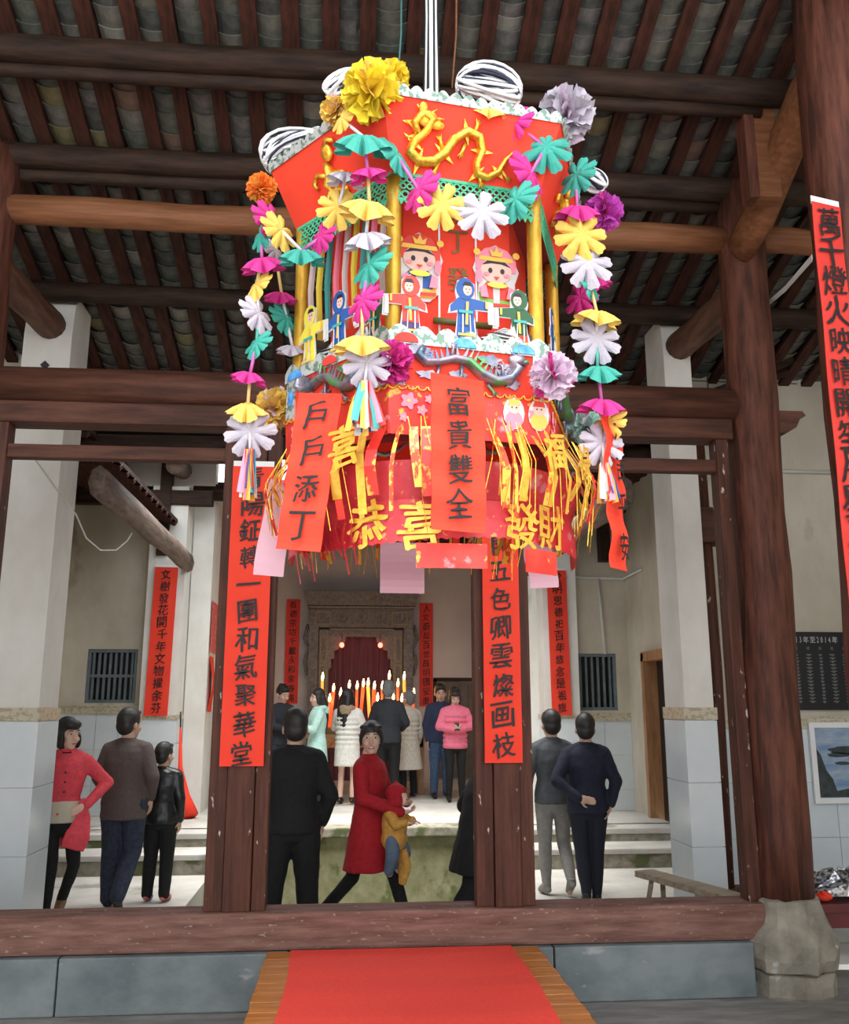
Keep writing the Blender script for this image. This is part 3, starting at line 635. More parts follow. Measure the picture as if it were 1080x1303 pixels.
MB().box2((-.6, -.25, 2.62), (.6, -.02, 2.78), bev=.008).build('inner_lintel', CARV2, sh)
m = MB()
for i in range(15): m.tube([(-.56+i*.08+.03*math.cos(q), -.255, 2.7+.035*math.sin(q)) for q in [k*.9 for k in range(7)]], .01, 5)
m.build('scroll_carving', CARV, sh, kind='stuff')
MB().box2((-.98, -.32, 2.79), (.98, -.002, 3.14), bev=.01).build('frieze', CARV, sh)
for i in range(5):
    x = -.72+i*.36; f = MB()
    for (a, b_) in (((x-.15, 2.84), (x+.15, 2.86)), ((x-.15, 3.07), (x+.15, 3.09)), ((x-.15, 2.86), (x-.13, 3.07)), ((x+.13, 2.86), (x+.15, 3.07))): f.box2((a[0], -.345, a[1]), (b_[0], -.322, b_[1]))
    pf = f.build('panel_frame', GOLDT if i in (0, 4) else CARV2, sh)
    m = MB(); m.tube([(x+.1*math.cos(q)*q/6, -.33, 2.965+.07*math.sin(q)) for q in [k*.8 for k in range(9)]], .013, 5); m.build('carved_flower', CARV2, pf)
MB().box2((-1.0, -.36, 3.145), (1.0, -.002, 3.19), bev=.01).build('cornice', CARV2, sh)
MB().add([(-1.02, -.38, 3.2), (1.02, -.38, 3.2), (1.02, 0, 3.2), (-1.02, 0, 3.2), (-1.09, -.46, 3.46), (1.09, -.46, 3.46), (1.09, 0, 3.46), (-1.09, 0, 3.46)], [(0, 3, 2, 1), (4, 5, 6, 7), (0, 1, 5, 4), (1, 2, 6, 5), (2, 3, 7, 6), (3, 0, 4, 7)]).build('crown', CARV, sh)
m = MB(); N = 48; vs = []
for i in range(N+1):
    x = -.6+1.2*i/N; y_ = -.06+.018*math.sin(i*1.5); vs += [(x, y_, 0), (x, y_, 2.66)]
m.add(vs, [(2*i, 2*i+2, 2*i+3, 2*i+1) for i in range(N)], 0, True); m.build('curtain', CURT, sh)
for s_ in (-1, 1):
    lb = thing('altar_bulb', 'small red electric bulb glowing at the %s inside the shrine opening' % ('left' if s_ < 0 else 'right'), 'lamp', (.21+s_*.36, 16.72, 2.62))
    MB().tube([(0, 0, .04), (0, 0, .2)], .006, 6).build('cord', BLACK, lb)
    MB().ell((0, 0, 0), (.045, .045, .05)).build('bulb', mat('bulb_glow', (1, .2, .15), emit=((1, .12, .08), 2.0)), lb)
TBW = mat('altar_wood', (.36, .22, .11), (.48, .31, .17), .5, 4, (1, 1, 1))
al = thing('altar_table', 'long wooden offering table in front of the shrine, crowded with candles', 'table', (.28, 14.6, .16))
MB().box2((-.95, -.3, .86), (.95, .3, .92), bev=.01).build('table_top', TBW, al)
for x in (-.87, .87):
    for y_ in (-.24, .24): MB().box2((x-.05, y_-.05, 0), (x+.05, y_+.05, .86), bev=.005).build('leg', TBW, al)
MB().box2((-.9, -.29, .72), (.9, -.26, .86)).build('apron', mat('altar_cloth', (.35, .05, .05), (.6, .35, .08), .6, 12), al)
SANDM = mat('incense_tray', (.20, .12, .05), None, .6)
tr = thing('candle_tray', 'long metal tray holding the burning candles on the offering table', 'tray', (.28, 14.6, 1.082)); MB().box2((-.85, -.2, 0), (.85, .2, .1), bev=.01).build('tray', SANDM, tr)
CAND = mat('red_candle', (.75, .06, .02), emit=((1, .10, .02), .35), rough=.4); FLM = mat('flame', (1, .7, .3), emit=((1, .55, .16), 14)); CAND2 = mat('orange_candle', (.85, .25, .05), emit=((1, .3, .05), .5), rough=.4)
cs = [(410, 866, 9, '', 0), (424, 880, 12, '', 6), (433, 886, 9, '', 0), (444, 876, 7, '', 0), (454, 877, 8, '', 0), (462, 874, 11, '', 6), (468, 873, 11, '', -5), (476, 877, 12, '', 3), (486, 877, 8, '', 0), (495, 864, 9, '', 0), (514, 865, 10, '', -3), (506, 874, 8, '', 0), (526, 886, 8, '', 0), (419, 893, 7, '', 0), (440, 892, 7, '', 0), (480, 892, 7, '', 4), (500, 892, 7, '', 0), (511, 893, 7, '', -4)]
cs.sort()
for i, (px, py, w_, _, ln) in enumerate(cs):
    Yc_ = 14.6+((i % 3)-1)*.1; p = at(px, py, Yc_); hgt = p.z-1.18; rr = w_*.0026
    c = thing('altar_candle', 'burning altar candle, %s from the left' % ('first second third fourth fifth sixth seventh eighth ninth tenth eleventh twelfth thirteenth fourteenth fifteenth sixteenth seventeenth eighteenth'.split()[i]), 'candle', (p.x-.008*ln, Yc_, 1.183), group='burning candles on the offering table')
    MB().tube([(0, 0, 0), (.008*ln, 0, hgt)], [rr*.8, rr], 10).build('wax', CAND if i % 4 else CAND2, c)
    MB().tube([(.008*ln, 0, hgt), (.008*ln, 0, hgt+.03), (.008*ln+.005, 0, hgt+.075), (.008*ln+.008, 0, hgt+.13)], [.010, .021, .016, .003], 8).build('flame', FLM, c)
fl_ = bpy.data.lights.new('candle_glow', 'POINT'); fl_.energy = 3; fl_.color = (1, .5, .2); fl_.shadow_soft_size = .25
lo = bpy.data.objects.new('candle_glow', fl_); COL.objects.link(lo); lo.location = (.28, 14.6, 2.3)
# ============================================================ THE LANTERN
LX, LY, LZ = .27, 2.9, 2.0
GOLD = mat('gold_foil', (.75, .38, .03), (.95, .62, .10), .28, 60, metal=.75, bump=.3, pos=(.4, .6)); GOLDC = mat('gold_column', (.45, .24, .02), (.70, .42, .05), .45, 40, (1, 1, .3), metal=.5)
GREENL = mat('green_lace', (.03, .42, .20), (.10, .55, .33), .5, 40); SILV = mat('silver_foil', (.58, .60, .60), (.16, .26, .2), .3, 45, metal=.3, pos=(.50, .56)); BLUEF = mat('blue_foil', (.03, .22, .68), (.15, .45, .85), .4, 30)
IRID = mat('iridescent_foil', (.10, .16, .22), (.45, .36, .42), .3, 22, metal=.6, spots=[((.12, .34, .12), 9, .55, (1, 1, 1)), ((.06, .2, .5), 8, .62, (1.2, 1, 1))])
PAT = mat('patterned_red', (.70, .02, .015), (.80, .05, .03), .45, 12, spots=[((.85, .45, .06), 26, .60, (1, 1, 1)), ((.85, .28, .30), 17, .64, (1, 1, 1))])
PATD = mat('patterned_crimson', (.42, .012, .02), (.56, .03, .04), .45, 12, spots=[((.62, .24, .07), 40, .62, (1, 1, 1)), ((.50, .14, .17), 15, .62, (1, 1, 1))])
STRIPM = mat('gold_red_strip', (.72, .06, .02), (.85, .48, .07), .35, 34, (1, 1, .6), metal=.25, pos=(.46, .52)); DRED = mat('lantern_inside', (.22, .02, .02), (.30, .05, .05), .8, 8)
GTEXT = mat('gold_lettering', (.70, .36, .03), (.85, .52, .08), .35, 50, metal=.35)
lan = thing('palace_lantern', 'big hexagonal red and gold paper lantern hanging in the middle', 'lantern', (LX, LY, LZ), R_(10))
C30 = math.cos(R_(30))
def face(k, R, z, tilt=0.0):
    """frame on face k: x right, y into the lantern, z up; tilt leans the top outwards"""
    a = k*R_(60)
    return Matrix.Rotation(a, 4, 'Z') @ Matrix.Translation((0, -R*C30, z)) @ Matrix.Rotation(tilt, 4, 'X')
def fput(mb, M): return mb.xf(M)
def corner(k, R, z): a = R_(60)*k+R_(30); return Vector((R*math.sin(a), -R*math.cos(a), z))
T0, T1, RT0, RT1 = 1.195, 1.416, .485, .585
tilt = math.atan2((RT1-RT0)*C30, T1-T0); HT = math.hypot((RT1-RT0)*C30, T1-T0)
def flat(mb, z0=0): return mb
SILP = mat('silver_white', (.86, .87, .86), (.60, .68, .66), .4, 60)
def scroll_trim(w_, h_, n):
    m = MB(); pts = [(-w_/2, 0)]
    for i in range(n*6+1):
        u = i/(n*6); pts.append((-w_/2+w_*u, h_*(.55+.45*abs(math.sin(u*n*math.pi)))))
    pts.append((w_/2, 0)); m.poly(pts, .003); return m
for k in range(6):
    M = face(k, RT0, T0, tilt)
    m = MB(); m.add([(-RT0/2, 0, 0), (RT0/2, 0, 0), (RT1/2, 0, HT), (-RT1/2, 0, HT), (-RT0/2, .006, 0), (RT0/2, .006, 0), (RT1/2, .006, HT), (-RT1/2, .006, HT)],
          [(0, 1, 2, 3), (4, 7, 6, 5), (0, 4, 5, 1), (2, 6, 7, 3), (1, 5, 6, 2), (0, 3, 7, 4)]); m.xf(M).build('top_panel', REDP, lan)
    # silver scalloped frill on the upper edge with blue dots
    m = scroll_trim(RT1, .035, 14); fr = m.xf(face(k, RT1, T1-.008, tilt)).build('top_frill', SILV, lan)
    # gold emblem
    m = MB()
    if k == 0:   # dragon
        P = [(-.17, .115), (-.19, .155), (-.165, .185), (-.135, .17), (-.15, .135), (-.185, .10), (-.195, .07), (-.165, .045), (-.12, .05), (-.085, .08), (-.06, .125), (-.02, .155), (.02, .145), (.035, .105), (.02, .065), (.025, .035), (.06, .028), (.095, .05), (.115, .09), (.14, .12)]
        rr = [.012, .018, .021, .021, .019, .02, .021, .022, .022, .021, .02, .02, .019, .019, .018, .017, .016, .014, .01, .003]
        rr = [q*1.5 for q in rr]; m.ell((-.15, -.016, .172), (.036, .016, .026), 12, 8); m.ell((-.118, -.016, .158), (.026, .012, .014), 10, 6); m.ell((-.165, -.016, .20), (.016, .01, .02), 8, 6); m.tube([(u, -.012, v) for u, v in P], rr, 8, sx=.5, up=(0, 1, 0))
        for i in range(1, len(P)-1):
            u, v = P[i]; du, dv = P[i+1][0]-P[i-1][0], P[i+1][1]-P[i-1][1]; L = math.hypot(du, dv); nx, nz = -dv/L, du/L
            for s_ in ((1,) if i < 3 else (1, -1)):
                if (i+s_) % 2: continue
                q = rr[i]*1.35; m.poly([(u-du/L*.01, v-dv/L*.01), (u+nx*q*s_, v+nz*q*s_), (u+du/L*.01, v+dv/L*.01)] if s_ > 0 else [(u-du/L*.01, v-dv/L*.01), (u-nx*q, v-nz*q), (u+du/L*.01, v+dv/L*.01)], .004, 0, .006)
        for (u, v, a) in ((-.1, .055, -1.9), (-.02, .12, -1.9), (.03, .04, -1.2), (.1, .06, -.7), (.005, .15, 1.3), (-.09, .09, 2.0)):
            for da in (-.5, 0, .5): m.tube([(u, -.01, v), (u+.03*math.cos(a), -.012, v+.03*math.sin(a)), (u+.03*math.cos(a)+.02*math.cos(a+da), -.012, v+.03*math.sin(a)+.02*math.sin(a+da))], [.008, .006, .002], 5)
        for (u, v, du, dv) in ((-.15, .18, .03, .025), (-.14, .175, .045, .005), (-.165, .185, -.02, .025), (-.18, .12, -.03, -.01), (-.185, .14, -.03, .02)): m.tube([(u, -.012, v), (u+du, -.014, v+dv)], [.008, .002], 5)
        nm = 'gold_dragon'
    else:        # gold figure / phoenix curl
        m.tube([(0, -.014, .03), (-.02, -.014, .07), (.01, -.016, .10), (-.005, -.016, .135)], [.012, .026, .03, .016], 8, sx=.5, up=(0, 1, 0))
        m.ell((.01, -.016, .165), (.026, .013, .028), 10, 6)
        for pts in ([(-.02, .10), (-.06, .12), (-.085, .10), (-.075, .08)], [(.02, .10), (.055, .085), (.06, .06)], [(-.01, .06), (-.04, .035), (-.03, .015)], [(.01, .05), (.035, .03), (.06, .03)], [(0, .185), (.02, .205), (.05, .19)]):
            m.tube([(u, -.014, v) for u, v in pts], .0085, 6)
        nm = 'gold_figure'
    m.xf(M).build(nm, GOLD, lan)
    # green lace band
    m = MB(); Wl = RT0*.99; rows = [(.0, -.012, .011, 22), (0, -.036, .0105, 22), (0, -.064, .013, 18)]
    for _, zc, r_, n in rows:
        for i in range(n):
            u = -Wl/2+Wl*(i+.5)/n; ri = r_*.62; N = 8; vs = []
            for q in range(N):
                a = 2*math.pi*q/N; vs += [(u+r_*1.12*math.cos(a), -.002, zc+r_*1.12*math.sin(a)), (u+ri*math.cos(a), -.002, zc+ri*math.sin(a)), (u+r_*1.12*math.cos(a), .0, zc+r_*1.12*math.sin(a)), (u+ri*math.cos(a), .0, zc+ri*math.sin(a))]
            fs = []
            for q in range(N): a, b_ = q*4, ((q+1) % N)*4; fs += [(a, b_, b_+1, a+1), (a+2, a+3, b_+3, b_+2), (a, a+2, b_+2, b_), (a+1, b_+1, b_+3, a+3)]
            m.add(vs, fs)
    m.box((0, -.001, .004), (Wl, .005, .01)); m.box((0, -.001, -.082), (Wl, .003, .008))
    for i in range(26): m.poly([(-Wl/2+Wl*i/26, -.084), (-Wl/2+Wl*(i+1)/26, -.084), (-Wl/2+Wl*(i+.5)/26, -.102)], .002)
    m.xf(face(k, RT0, T0)).build('lace_band', GREENL, lan, kind='stuff')
    # gallery column at the corner
    c = corner(k, .462, 0); m = MB(); m.rings([(c.x, c.y, .66, .026, .026), (c.x, c.y, .68, .024, .024), (c.x, c.y, .9, .0235, .0235), (c.x, c.y, 1.14, .024, .024), (c.x, c.y, 1.19, .027, .027)], 14)
    m.build('gallery_column', GOLDC, lan)
    # inner wall panel
    m = MB(); m.box((0, .004, .27), (.36, .006, .54)); ip = m.xf(face(k, .36, .66)).build('inner_panel', REDP, lan)
    # lower tier panel + silver borders + blue arcs + dragon
    m = MB(); m.box((0, .004, .065), (.49, .008, .13)); m.xf(face(k, .5, .505)).build('lower_panel', REDP, lan)
    for s_ in (-1, 1):
        b_ = MB(); b_.box((s_*.222, -.003, .065), (.042, .005, .135)); bo = b_.xf(face(k, .5, .505)).build('silver_border', SILV, lan)
        b_ = MB(); b_.ell((s_*.222, -.007, .07), (.014, .004, .03), 10, 6); b_.xf(face(k, .5, .505)).build('blue_stud', BLUEF, bo)
    m = scroll_trim(.51, .06, 7); tr = m.xf(face(k, .505, .632)).build('scroll_trim', SILV, lan)
    for i, u in enumerate((-.2, -.02, .17)):
        b_ = MB(); b_.poly([(u+.038*math.cos(q*math.pi/8), .004+.03*math.sin(q*math.pi/8)) for q in range(9)], .003, 0, .004); b_.xf(face(k, .505, .632)).build('arc_scale', BLUEF if (i+k) % 3 else REDD, tr)
    m = MB(); P = [(-.15, .115), (-.165, .09), (-.14, .07), (-.10, .075), (-.055, .09), (-.01, .085), (.03, .05), (.075, .03), (.12, .04), (.145, .075), (.125, .10)]
    rr = [.022, .027, .024, .021, .023, .026, .028, .030, .033, .034, .012]
    m.tube([(u, -.014, v) for u, v in P], rr, 10, sx=.5, up=(0, 1, 0))
    rr = [q*1.2 for q in rr]
    for i in range(1, len(P)-1):
        u, v = P[i]; du, dv = P[i+1][0]-P[i-1][0], P[i+1][1]-P[i-1][1]; L = math.hypot(du, dv); nx, nz = -dv/L, du/L
        for t_ in (-.5, 0, .5):
            uu, vv = u+du*t_*.35, v+dv*t_*.35; q = rr[i]*1.15
            m.poly([(uu-du/L*.007, vv-dv/L*.007), (uu+nx*q*1.5, vv+nz*q*1.5), (uu+du/L*.007, vv+dv/L*.007)], .004, 0, .006)
    m.ell((.145, -.016, .105), (.03, .014, .018), 10, 7); m.ell((.17, -.016, .10), (.016, .01, .009), 8, 6); m.tube([(.14, -.016, .115), (.12, -.018, .135)], [.005, .001], 5); m.tube([(.15, -.016, .115), (.15, -.018, .138)], [.005, .001], 5)
    for (u, v, a) in ((-.1, .06, -1.8), (-.03, .07, -1.6), (.05, .02, -.9), (.1, .05, 1.6), (-.06, .1, 1.4)):
        for da in (-.6, 0, .6): m.tube([(u, -.012, v), (u+.028*math.cos(a), -.014, v+.028*math.sin(a)), (u+.028*math.cos(a)+.016*math.cos(a+da), -.014, v+.028*math.sin(a)+.016*math.sin(a+da))], [.007, .005, .0015], 5)
    for (u, v, w_, h_) in ((-.16, .11, .03, .02), (-.13, .035, .035, .013), (-.04, .04, .025, .018), (.06, .1, .035, .016), (.13, .03, .025, .016), (.16, .1, .02, .01)):
        m.poly([(u+w_*math.cos(a)*(1+.3*math.sin(5*a)), v+h_*math.sin(a)*(1+.3*math.cos(5*a))) for a in [q*math.pi/8 for q in range(16)]], .005, 0, .004)
    m.xf(face(k, .5, .505)).build('foil_dragon', IRID, lan)
    # patterned skirt panel with scalloped gold edging
    m = MB(); m.box((0, .004, -.075), (.5, .006, .15)); sk = m.xf(face(k, .505, .505, R_(3))).build('skirt_panel', PAT, lan)
    m = MB()
    for i in range(17): m.tube([(-.24+.03*i+.014*math.cos(a), -.004, -.004-.012*math.sin(a)) for a in (0, .8, 1.57, 2.3, 3.14)], .003, 4)
    m.xf(face(k, .505, .505, R_(3))).build('gold_edging', GTEXT, sk, kind='stuff')
# solid floors
def hexplate(R, z0, z1): 
    m = MB(); m.rings([(0, 0, z0, R, R), (0, 0, z1, R, R)], 6, 0, False); return m
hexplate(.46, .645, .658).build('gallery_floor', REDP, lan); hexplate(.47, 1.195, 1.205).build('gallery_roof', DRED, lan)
# front inner panel: writing, dividers
fr0 = face(0, .36, .66)
wm = MB(); 
for ch, v in (('添', .50), ('丁', .395), ('發', .265)): brush(wm, ch, 0, v, .085, .002, .85)
wm.xf(fr0).build('writing', mat('dark_gold_ink', (.12, .06, .01), (.2, .1, .02), .5, 30), lan)
for u in (-.062, .062): MB().box((u, -.003, .27), (.006, .004, .52)).xf(fr0).build('divider', WHITEP, lan)
# paper children on the inner panel: layered flat prints
SKIN2 = mat('print_skin', (.74, .49, .40), None, .6); PR = {c: mat('print_'+c, v, None, .5) for c, v in dict(red=(.7, .05, .03), gold=(.85, .5, .08), green=(.2, .5, .08), pink=(.85, .25, .35), blue=(.02, .09, .33), teal=(.05, .35, .33), white=(.62, .60, .60), black=(.02, .015, .02), purple=(.07, .035, .16), dgreen=(.02, .09, .035), yellow=(.8, .7, .08)).items()}
def disc(u, v, a, b=None, n=16, w=None): b = b or a; return [(u+a*math.cos(2*math.pi*i/n), v+b*math.sin(2*math.pi*i/n)) for i in range(n)]
def grow(P, d=.0045):
    n = len(P); ar = sum(P[i][0]*P[(i+1) % n][1]-P[(i+1) % n][0]*P[i][1] for i in range(n)); s_ = 1 if ar > 0 else -1; o = []
    for i in range(n):
        a, b_ = Vector(P[i-1]), Vector(P[(i+1) % n]); t_ = (b_-a); t_ = t_.normalized() if t_.length else Vector((1, 0)); o.append((P[i][0]+t_.y*d*s_, P[i][1]-t_.x*d*s_))
    return o
def cutout(name, layers, M, label, thick=.003, sc=1.0, parent=None):
    """paper figure: base white card then coloured layers, each a sub-part"""
    m = MB(); m.poly([(u*sc, v*sc) for u, v in layers[0][1]], thick); o = m.xf(M).build(name, PR['white'], parent or lan, label=label)
    for i, (nm, pts, col) in enumerate(layers[1:]):
        q = MB(); q.poly([(u*sc, v*sc) for u, v in (grow(pts) if nm in ('robe', 'skirt', 'hood') and name == 'paper_figure' else pts)], .0012, 0, thick+.0007*i); q.xf(M).build(nm, PR[col] if col != 'skin' else SKIN2, o)
    return o
def child(u, v, hat, flip=1):
    L = [('base', disc(u, v+.17, .085, .085)+[], None)]
    L[0] = ('base', [(u-.075, v+.02), (u-.03, v-.005), (u+.04, v), (u+.08, v+.04), (u+.075, v+.12), (u+.092, v+.17), (u+.07, v+.23), (u, v+.275), (u-.07, v+.235), (u-.092, v+.17), (u-.07, v+.11)], None)
    L += [('robe', [(u-.06, v+.01), (u+.06, v+.015), (u+.07, v+.07), (u+.04, v+.12), (u-.04, v+.12), (u-.07, v+.07)], 'gold' if flip > 0 else 'green'),
          ('jacket', [(u-.05, v+.05), (u+.05, v+.05), (u+.065, v+.09), (u+.03, v+.125), (u-.03, v+.125), (u-.065, v+.09)], 'blue' if flip > 0 else 'red'),
          ('sash', [(u-.012, v+.03), (u+.012, v+.03), (u+.014, v+.12), (u-.014, v+.12)], 'white'),
          ('hat', [(u-.08, v+.165), (u-.08, v+.215), (u-.045, v+.255), (u, v+.268), (u+.045, v+.255), (u+.08, v+.215), (u+.08, v+.165)], hat),
          ('face', disc(u, v+.165, .062, .052), 'skin'), ('fringe', [(u-.058, v+.185), (u-.03, v+.21), (u+.03, v+.21), (u+.058, v+.185), (u+.02, v+.195), (u-.02, v+.195)], 'black'),
          ('hat_band', [(u-.07, v+.205), (u+.07, v+.205), (u+.065, v+.222), (u-.065, v+.222)], 'gold'),
          ('eye', disc(u-.024, v+.165, .0085, .011, 8), 'black'), ('eye', disc(u+.024, v+.165, .0085, .011, 8), 'black'), ('cheek', disc(u-.04, v+.148, .012, .008, 8), 'pink'), ('cheek', disc(u+.04, v+.148, .012, .008, 8), 'pink'),
          ('mouth', [(u-.012, v+.14), (u+.012, v+.14), (u, v+.126)], 'red'), ('ear_tassel', disc(u+.07*flip, v+.135, .013, .03, 10), 'pink'), ('crown', [(u-.02, v+.222), (u-.028, v+.25), (u-.01, v+.238), (u, v+.262), (u+.01, v+.238), (u+.028, v+.25), (u+.02, v+.222)], 'gold'), ('hat_pom', disc(u-.078, v+.232, .014, n=10), 'gold'), ('hat_pom', disc(u+.078, v+.232, .014, n=10), 'gold'), ('collar_ruff', disc(u, v+.103, .04, .011, 12), 'yellow'), ('sleeve', [(u-.065, v+.05), (u-.035, v+.05), (u-.045, v+.1), (u-.068, v+.09)], 'pink'), ('sleeve', [(u+.065, v+.05), (u+.035, v+.05), (u+.045, v+.1), (u+.068, v+.09)], 'pink'), ('hem', [(u-.06, v+.012), (u+.06, v+.017), (u+.062, v+.03), (u-.062, v+.026)], 'red')]
    return L
fp = face(0, .36, .66) @ Matrix.Translation((0, -.004, 0))
cutout('paper_child', child(-.15, .2, 'red'), fp, 'printed child in a red hat and blue jacket', .002, .86)
cutout('paper_child', child(.15, .19, 'pink', -1), fp, 'printed child in a pink and gold headdress', .002, .86)
def opera(robe, skirt, s=1):
    f = lambda P: [(u*s, v) for u, v in P]
    return [('base', f([(-.032, -.005), (.03, -.005), (.024, .06), (.02, .085), (.062, .085), (.062, .05), (.078, .05), (.076, .112), (.025, .118), (.024, .16), (.0, .178), (-.024, .165), (-.03, .135), (-.026, .11), (-.045, .095), (-.05, .07), (-.024, .075), (-.026, .05)]), None),
        ('skirt', f([(-.024, 0), (.022, 0), (.014, .08), (-.018, .08)]), skirt), ('robe', f([(-.02, .04), (.016, .04), (.02, .09), (.058, .092), (.058, .108), (.018, .113), (-.02, .113), (-.04, .09), (-.042, .078), (-.02, .084)]), robe),
        ('sleeve', f([(.06, .055), (.073, .055), (.071, .108), (.06, .105)]), 'white'), ('hood', f(disc(-.002, .143, .021, .027, 12)), robe), ('face', f(disc(.004, .14, .0125, .0165, 10)), 'skin'), ('hair_band', f([(-.01, .152), (.017, .152), (.012, .162), (-.004, .163)]), 'black'), ('eye', f(disc(.0, .142, .0018, .0015, 6)), 'black'), ('eye', f(disc(.009, .142, .0018, .0015, 6)), 'black'), ('mouth', f(disc(.004, .132, .0025, .0012, 6)), 'red'), ('sash', f([(-.004, .04), (.003, .04), (.006, .105), (-.001, .105)]), 'gold'), ('belt', f([(-.021, .072), (.017, .072), (.017, .08), (-.021, .08)]), 'teal'), ('cuff', f([(.052, .09), (.058, .09), (.058, .11), (.052, .11)]), 'gold'), ('hem', f([(-.025, .008), (.021, .008), (.02, .014), (-.024, .014)]), 'gold'), ('robe_fold', f([(-.014, .016), (-.010, .016), (-.010, .068), (-.013, .068)]), 'white'), ('robe_fold', f([(.008, .016), (.011, .016), (.009, .068), (.007, .068)]), 'white')]
def fig(k, u, R, robe, skirt, s, lab, z=.665, sc=1.0): cutout('paper_figure', opera(robe, skirt, s), face(k, R, z) @ Matrix.Translation((u, 0, 0)), lab, .003, sc)
fig(0, -.012, .5, 'blue', 'blue', 1, 'paper figure in blue in the middle of the front gallery', sc=1.15)
fig(0, -.185, .49, 'red', 'purple', -1, 'paper figure in red and purple at the front gallery left', sc=1.1)
fig(0, .165, .48, 'dgreen', 'red', -1, 'paper figure in dark green at the front gallery right', sc=1.1)
fig(-1, .02, .5, 'blue', 'blue', 1, 'paper figure in blue on the left gallery side', sc=1.2)
fig(-1, -.13, .5, 'yellow', 'yellow', 1, 'yellow paper figure on the left gallery side', sc=1.2)
fig(-1, .16, .47, 'dgreen', 'red', 1, 'green paper figure on the left gallery side')
fig(1, -.12, .5, 'blue', 'purple', 1, 'paper figure in blue on the right gallery side', sc=1.1)
fig(2, 0, .5, 'red', 'blue', 1, 'paper figure in red on the hidden right side')
m = MB(); m.tube([(-.085, -.02, .105), (.105, -.02, .105)], .011, 10); m.xf(face(0, .36, .66)).build('scroll_rod', mat('olive_rod', (.10, .12, .03), None, .4), lan)
# white fan shaped card clouds in the gallery
for k, u in ((0, .12), (-1, .08), (-1, -.05)):
    m = MB()
    for i in range(7): m.poly([(u-.1+.01*i, .0+.006*i), (u+.0, .055-.004*i), (u+.1-.012*i, .035+.004*i), (u+.11-.012*i, .0+.004*i)], .002, i % 2, .002*i)
    m.xf(face(k, .47, .675)).build('paper_cloud', [PR['white'], PR['black']], lan)
# hanging tinsel inside the left gallery: coloured ribbons
for i in range(9):
    col = ('white', 'yellow', 'teal', 'pink')[i % 4]; u = -.2+.045*i
    MB().tube([(u, .0, .5), (u+.008, -.02, .3), (u-.004, 0, .12)], .012, 4, sx=.12, smooth=False).xf(face(-1, .43, .66)).build('ribbon', PR[col], lan)
# slit strips bowing out between skirt and lower band
NS = 66
for i in range(NS):
    a = 2*math.pi*i/NS+rng.uniform(-.02, .02); wd = rng.choice((.012, .018, .026, .034)); b1 = .52+rng.uniform(0, .04); z1 = rng.uniform(.10, .20)
    out = [(.495, .37), (b1, .29), (b1+.01, .24), (.51 + rng.uniform(-.01, .03), z1)]; sw = rng.uniform(-.06, .06); vs = []; fs = []
    for j, (r_, z_) in enumerate(out):
        aa = a+sw*j/3
        for s_ in (-1, 1):
            for q in (0, .0015): t_ = aa+s_*wd/2/r_; vs.append(((r_+q)*math.sin(t_), -(r_+q)*math.cos(t_), z_))
    for j in range(3): b_ = j*4; fs += [(b_, b_+4, b_+6, b_+2), (b_+1, b_+3, b_+7, b_+5), (b_, b_+1, b_+5, b_+4), (b_+2, b_+6, b_+7, b_+3)]
    fs += [(0, 2, 3, 1), (12, 13, 15, 14)]
    MB().add(vs, fs, 0).build('skirt_strip', rng.choice((STRIPM, STRIPM, PAT, GTEXT)), lan)
m = MB()
for i in range(80):
    a = rng.uniform(0, 2*math.pi); r0 = .50; b1 = .53+rng.uniform(0, .04); sw = rng.uniform(-.15, .15)
    m.tube([(r0*math.sin(a), -r0*math.cos(a), .40), (b1*math.sin(a+sw/2), -b1*math.cos(a+sw/2), .27), ((b1-.02)*math.sin(a+sw), -(b1-.02)*math.cos(a+sw), rng.uniform(.05, .18))], .0013, 3, smooth=False)
m.build('tinsel', GOLD, lan, kind='stuff')
m = MB(); N = 48; vs = []; fs = []
for j, (z_, r_) in enumerate(((.44, .40), (.40, .39), (.36, .39))):
    for i in range(N): a = 2*math.pi*i/N; vs.append((r_*math.sin(a), -r_*math.cos(a), z_))
for j in range(2):
    for i in range(N): fs.append((j*N+i, j*N+(i+1) % N, (j+1)*N+(i+1) % N, (j+1)*N+i))
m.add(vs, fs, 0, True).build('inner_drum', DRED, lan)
# red printed band between (upper faint flowers) and the lower band with jagged fringe
def band(z0, z1, r0, r1, m_, name, jag=.0, N=110, span=R_(100), off=R_(-15)):
    vs = []; fs = []
    for i in range(N):
        a = off-span+2*span*i/(N-1); wv = 1+.012*math.sin(a*9); zz = z0-(jag*(1 if i % 2 else 0))+.012*math.sin(3*a+1)
        for (z_, r_) in ((zz, r0), ((z0+z1)/2, (r0+r1)/2+.006), (z1, r1)): vs += [(r_*wv*math.sin(a), -r_*wv*math.cos(a), z_)]
    for i in range(N-1):
        b_ = i*3; c_ = b_+3; fs += [(b_, c_, c_+1, b_+1), (b_+1, c_+1, c_+2, b_+2)]
    return MB().add(vs, fs, 0, True).build(name, m_, lan)
band(.15, .27, .455, .50, PATD, 'crimson_band'); band(.045, .165, .478, .462, PATD, 'lettered_band', .006)
m = MB()
for ch, ang, z_ in (('恭', -38, .085), ('喜', -19.5, .075), ('發', 17, .085), ('財', 32, .095)):
    q = MB(); brush(q, ch, 0, 0, .135, .008, .9, .06, 0, .035); q.xf(Matrix.Rotation(R_(ang), 4, 'Z') @ Matrix.Translation((0, -.475, z_+.01))); q.build('lettering', GTEXT, lan)
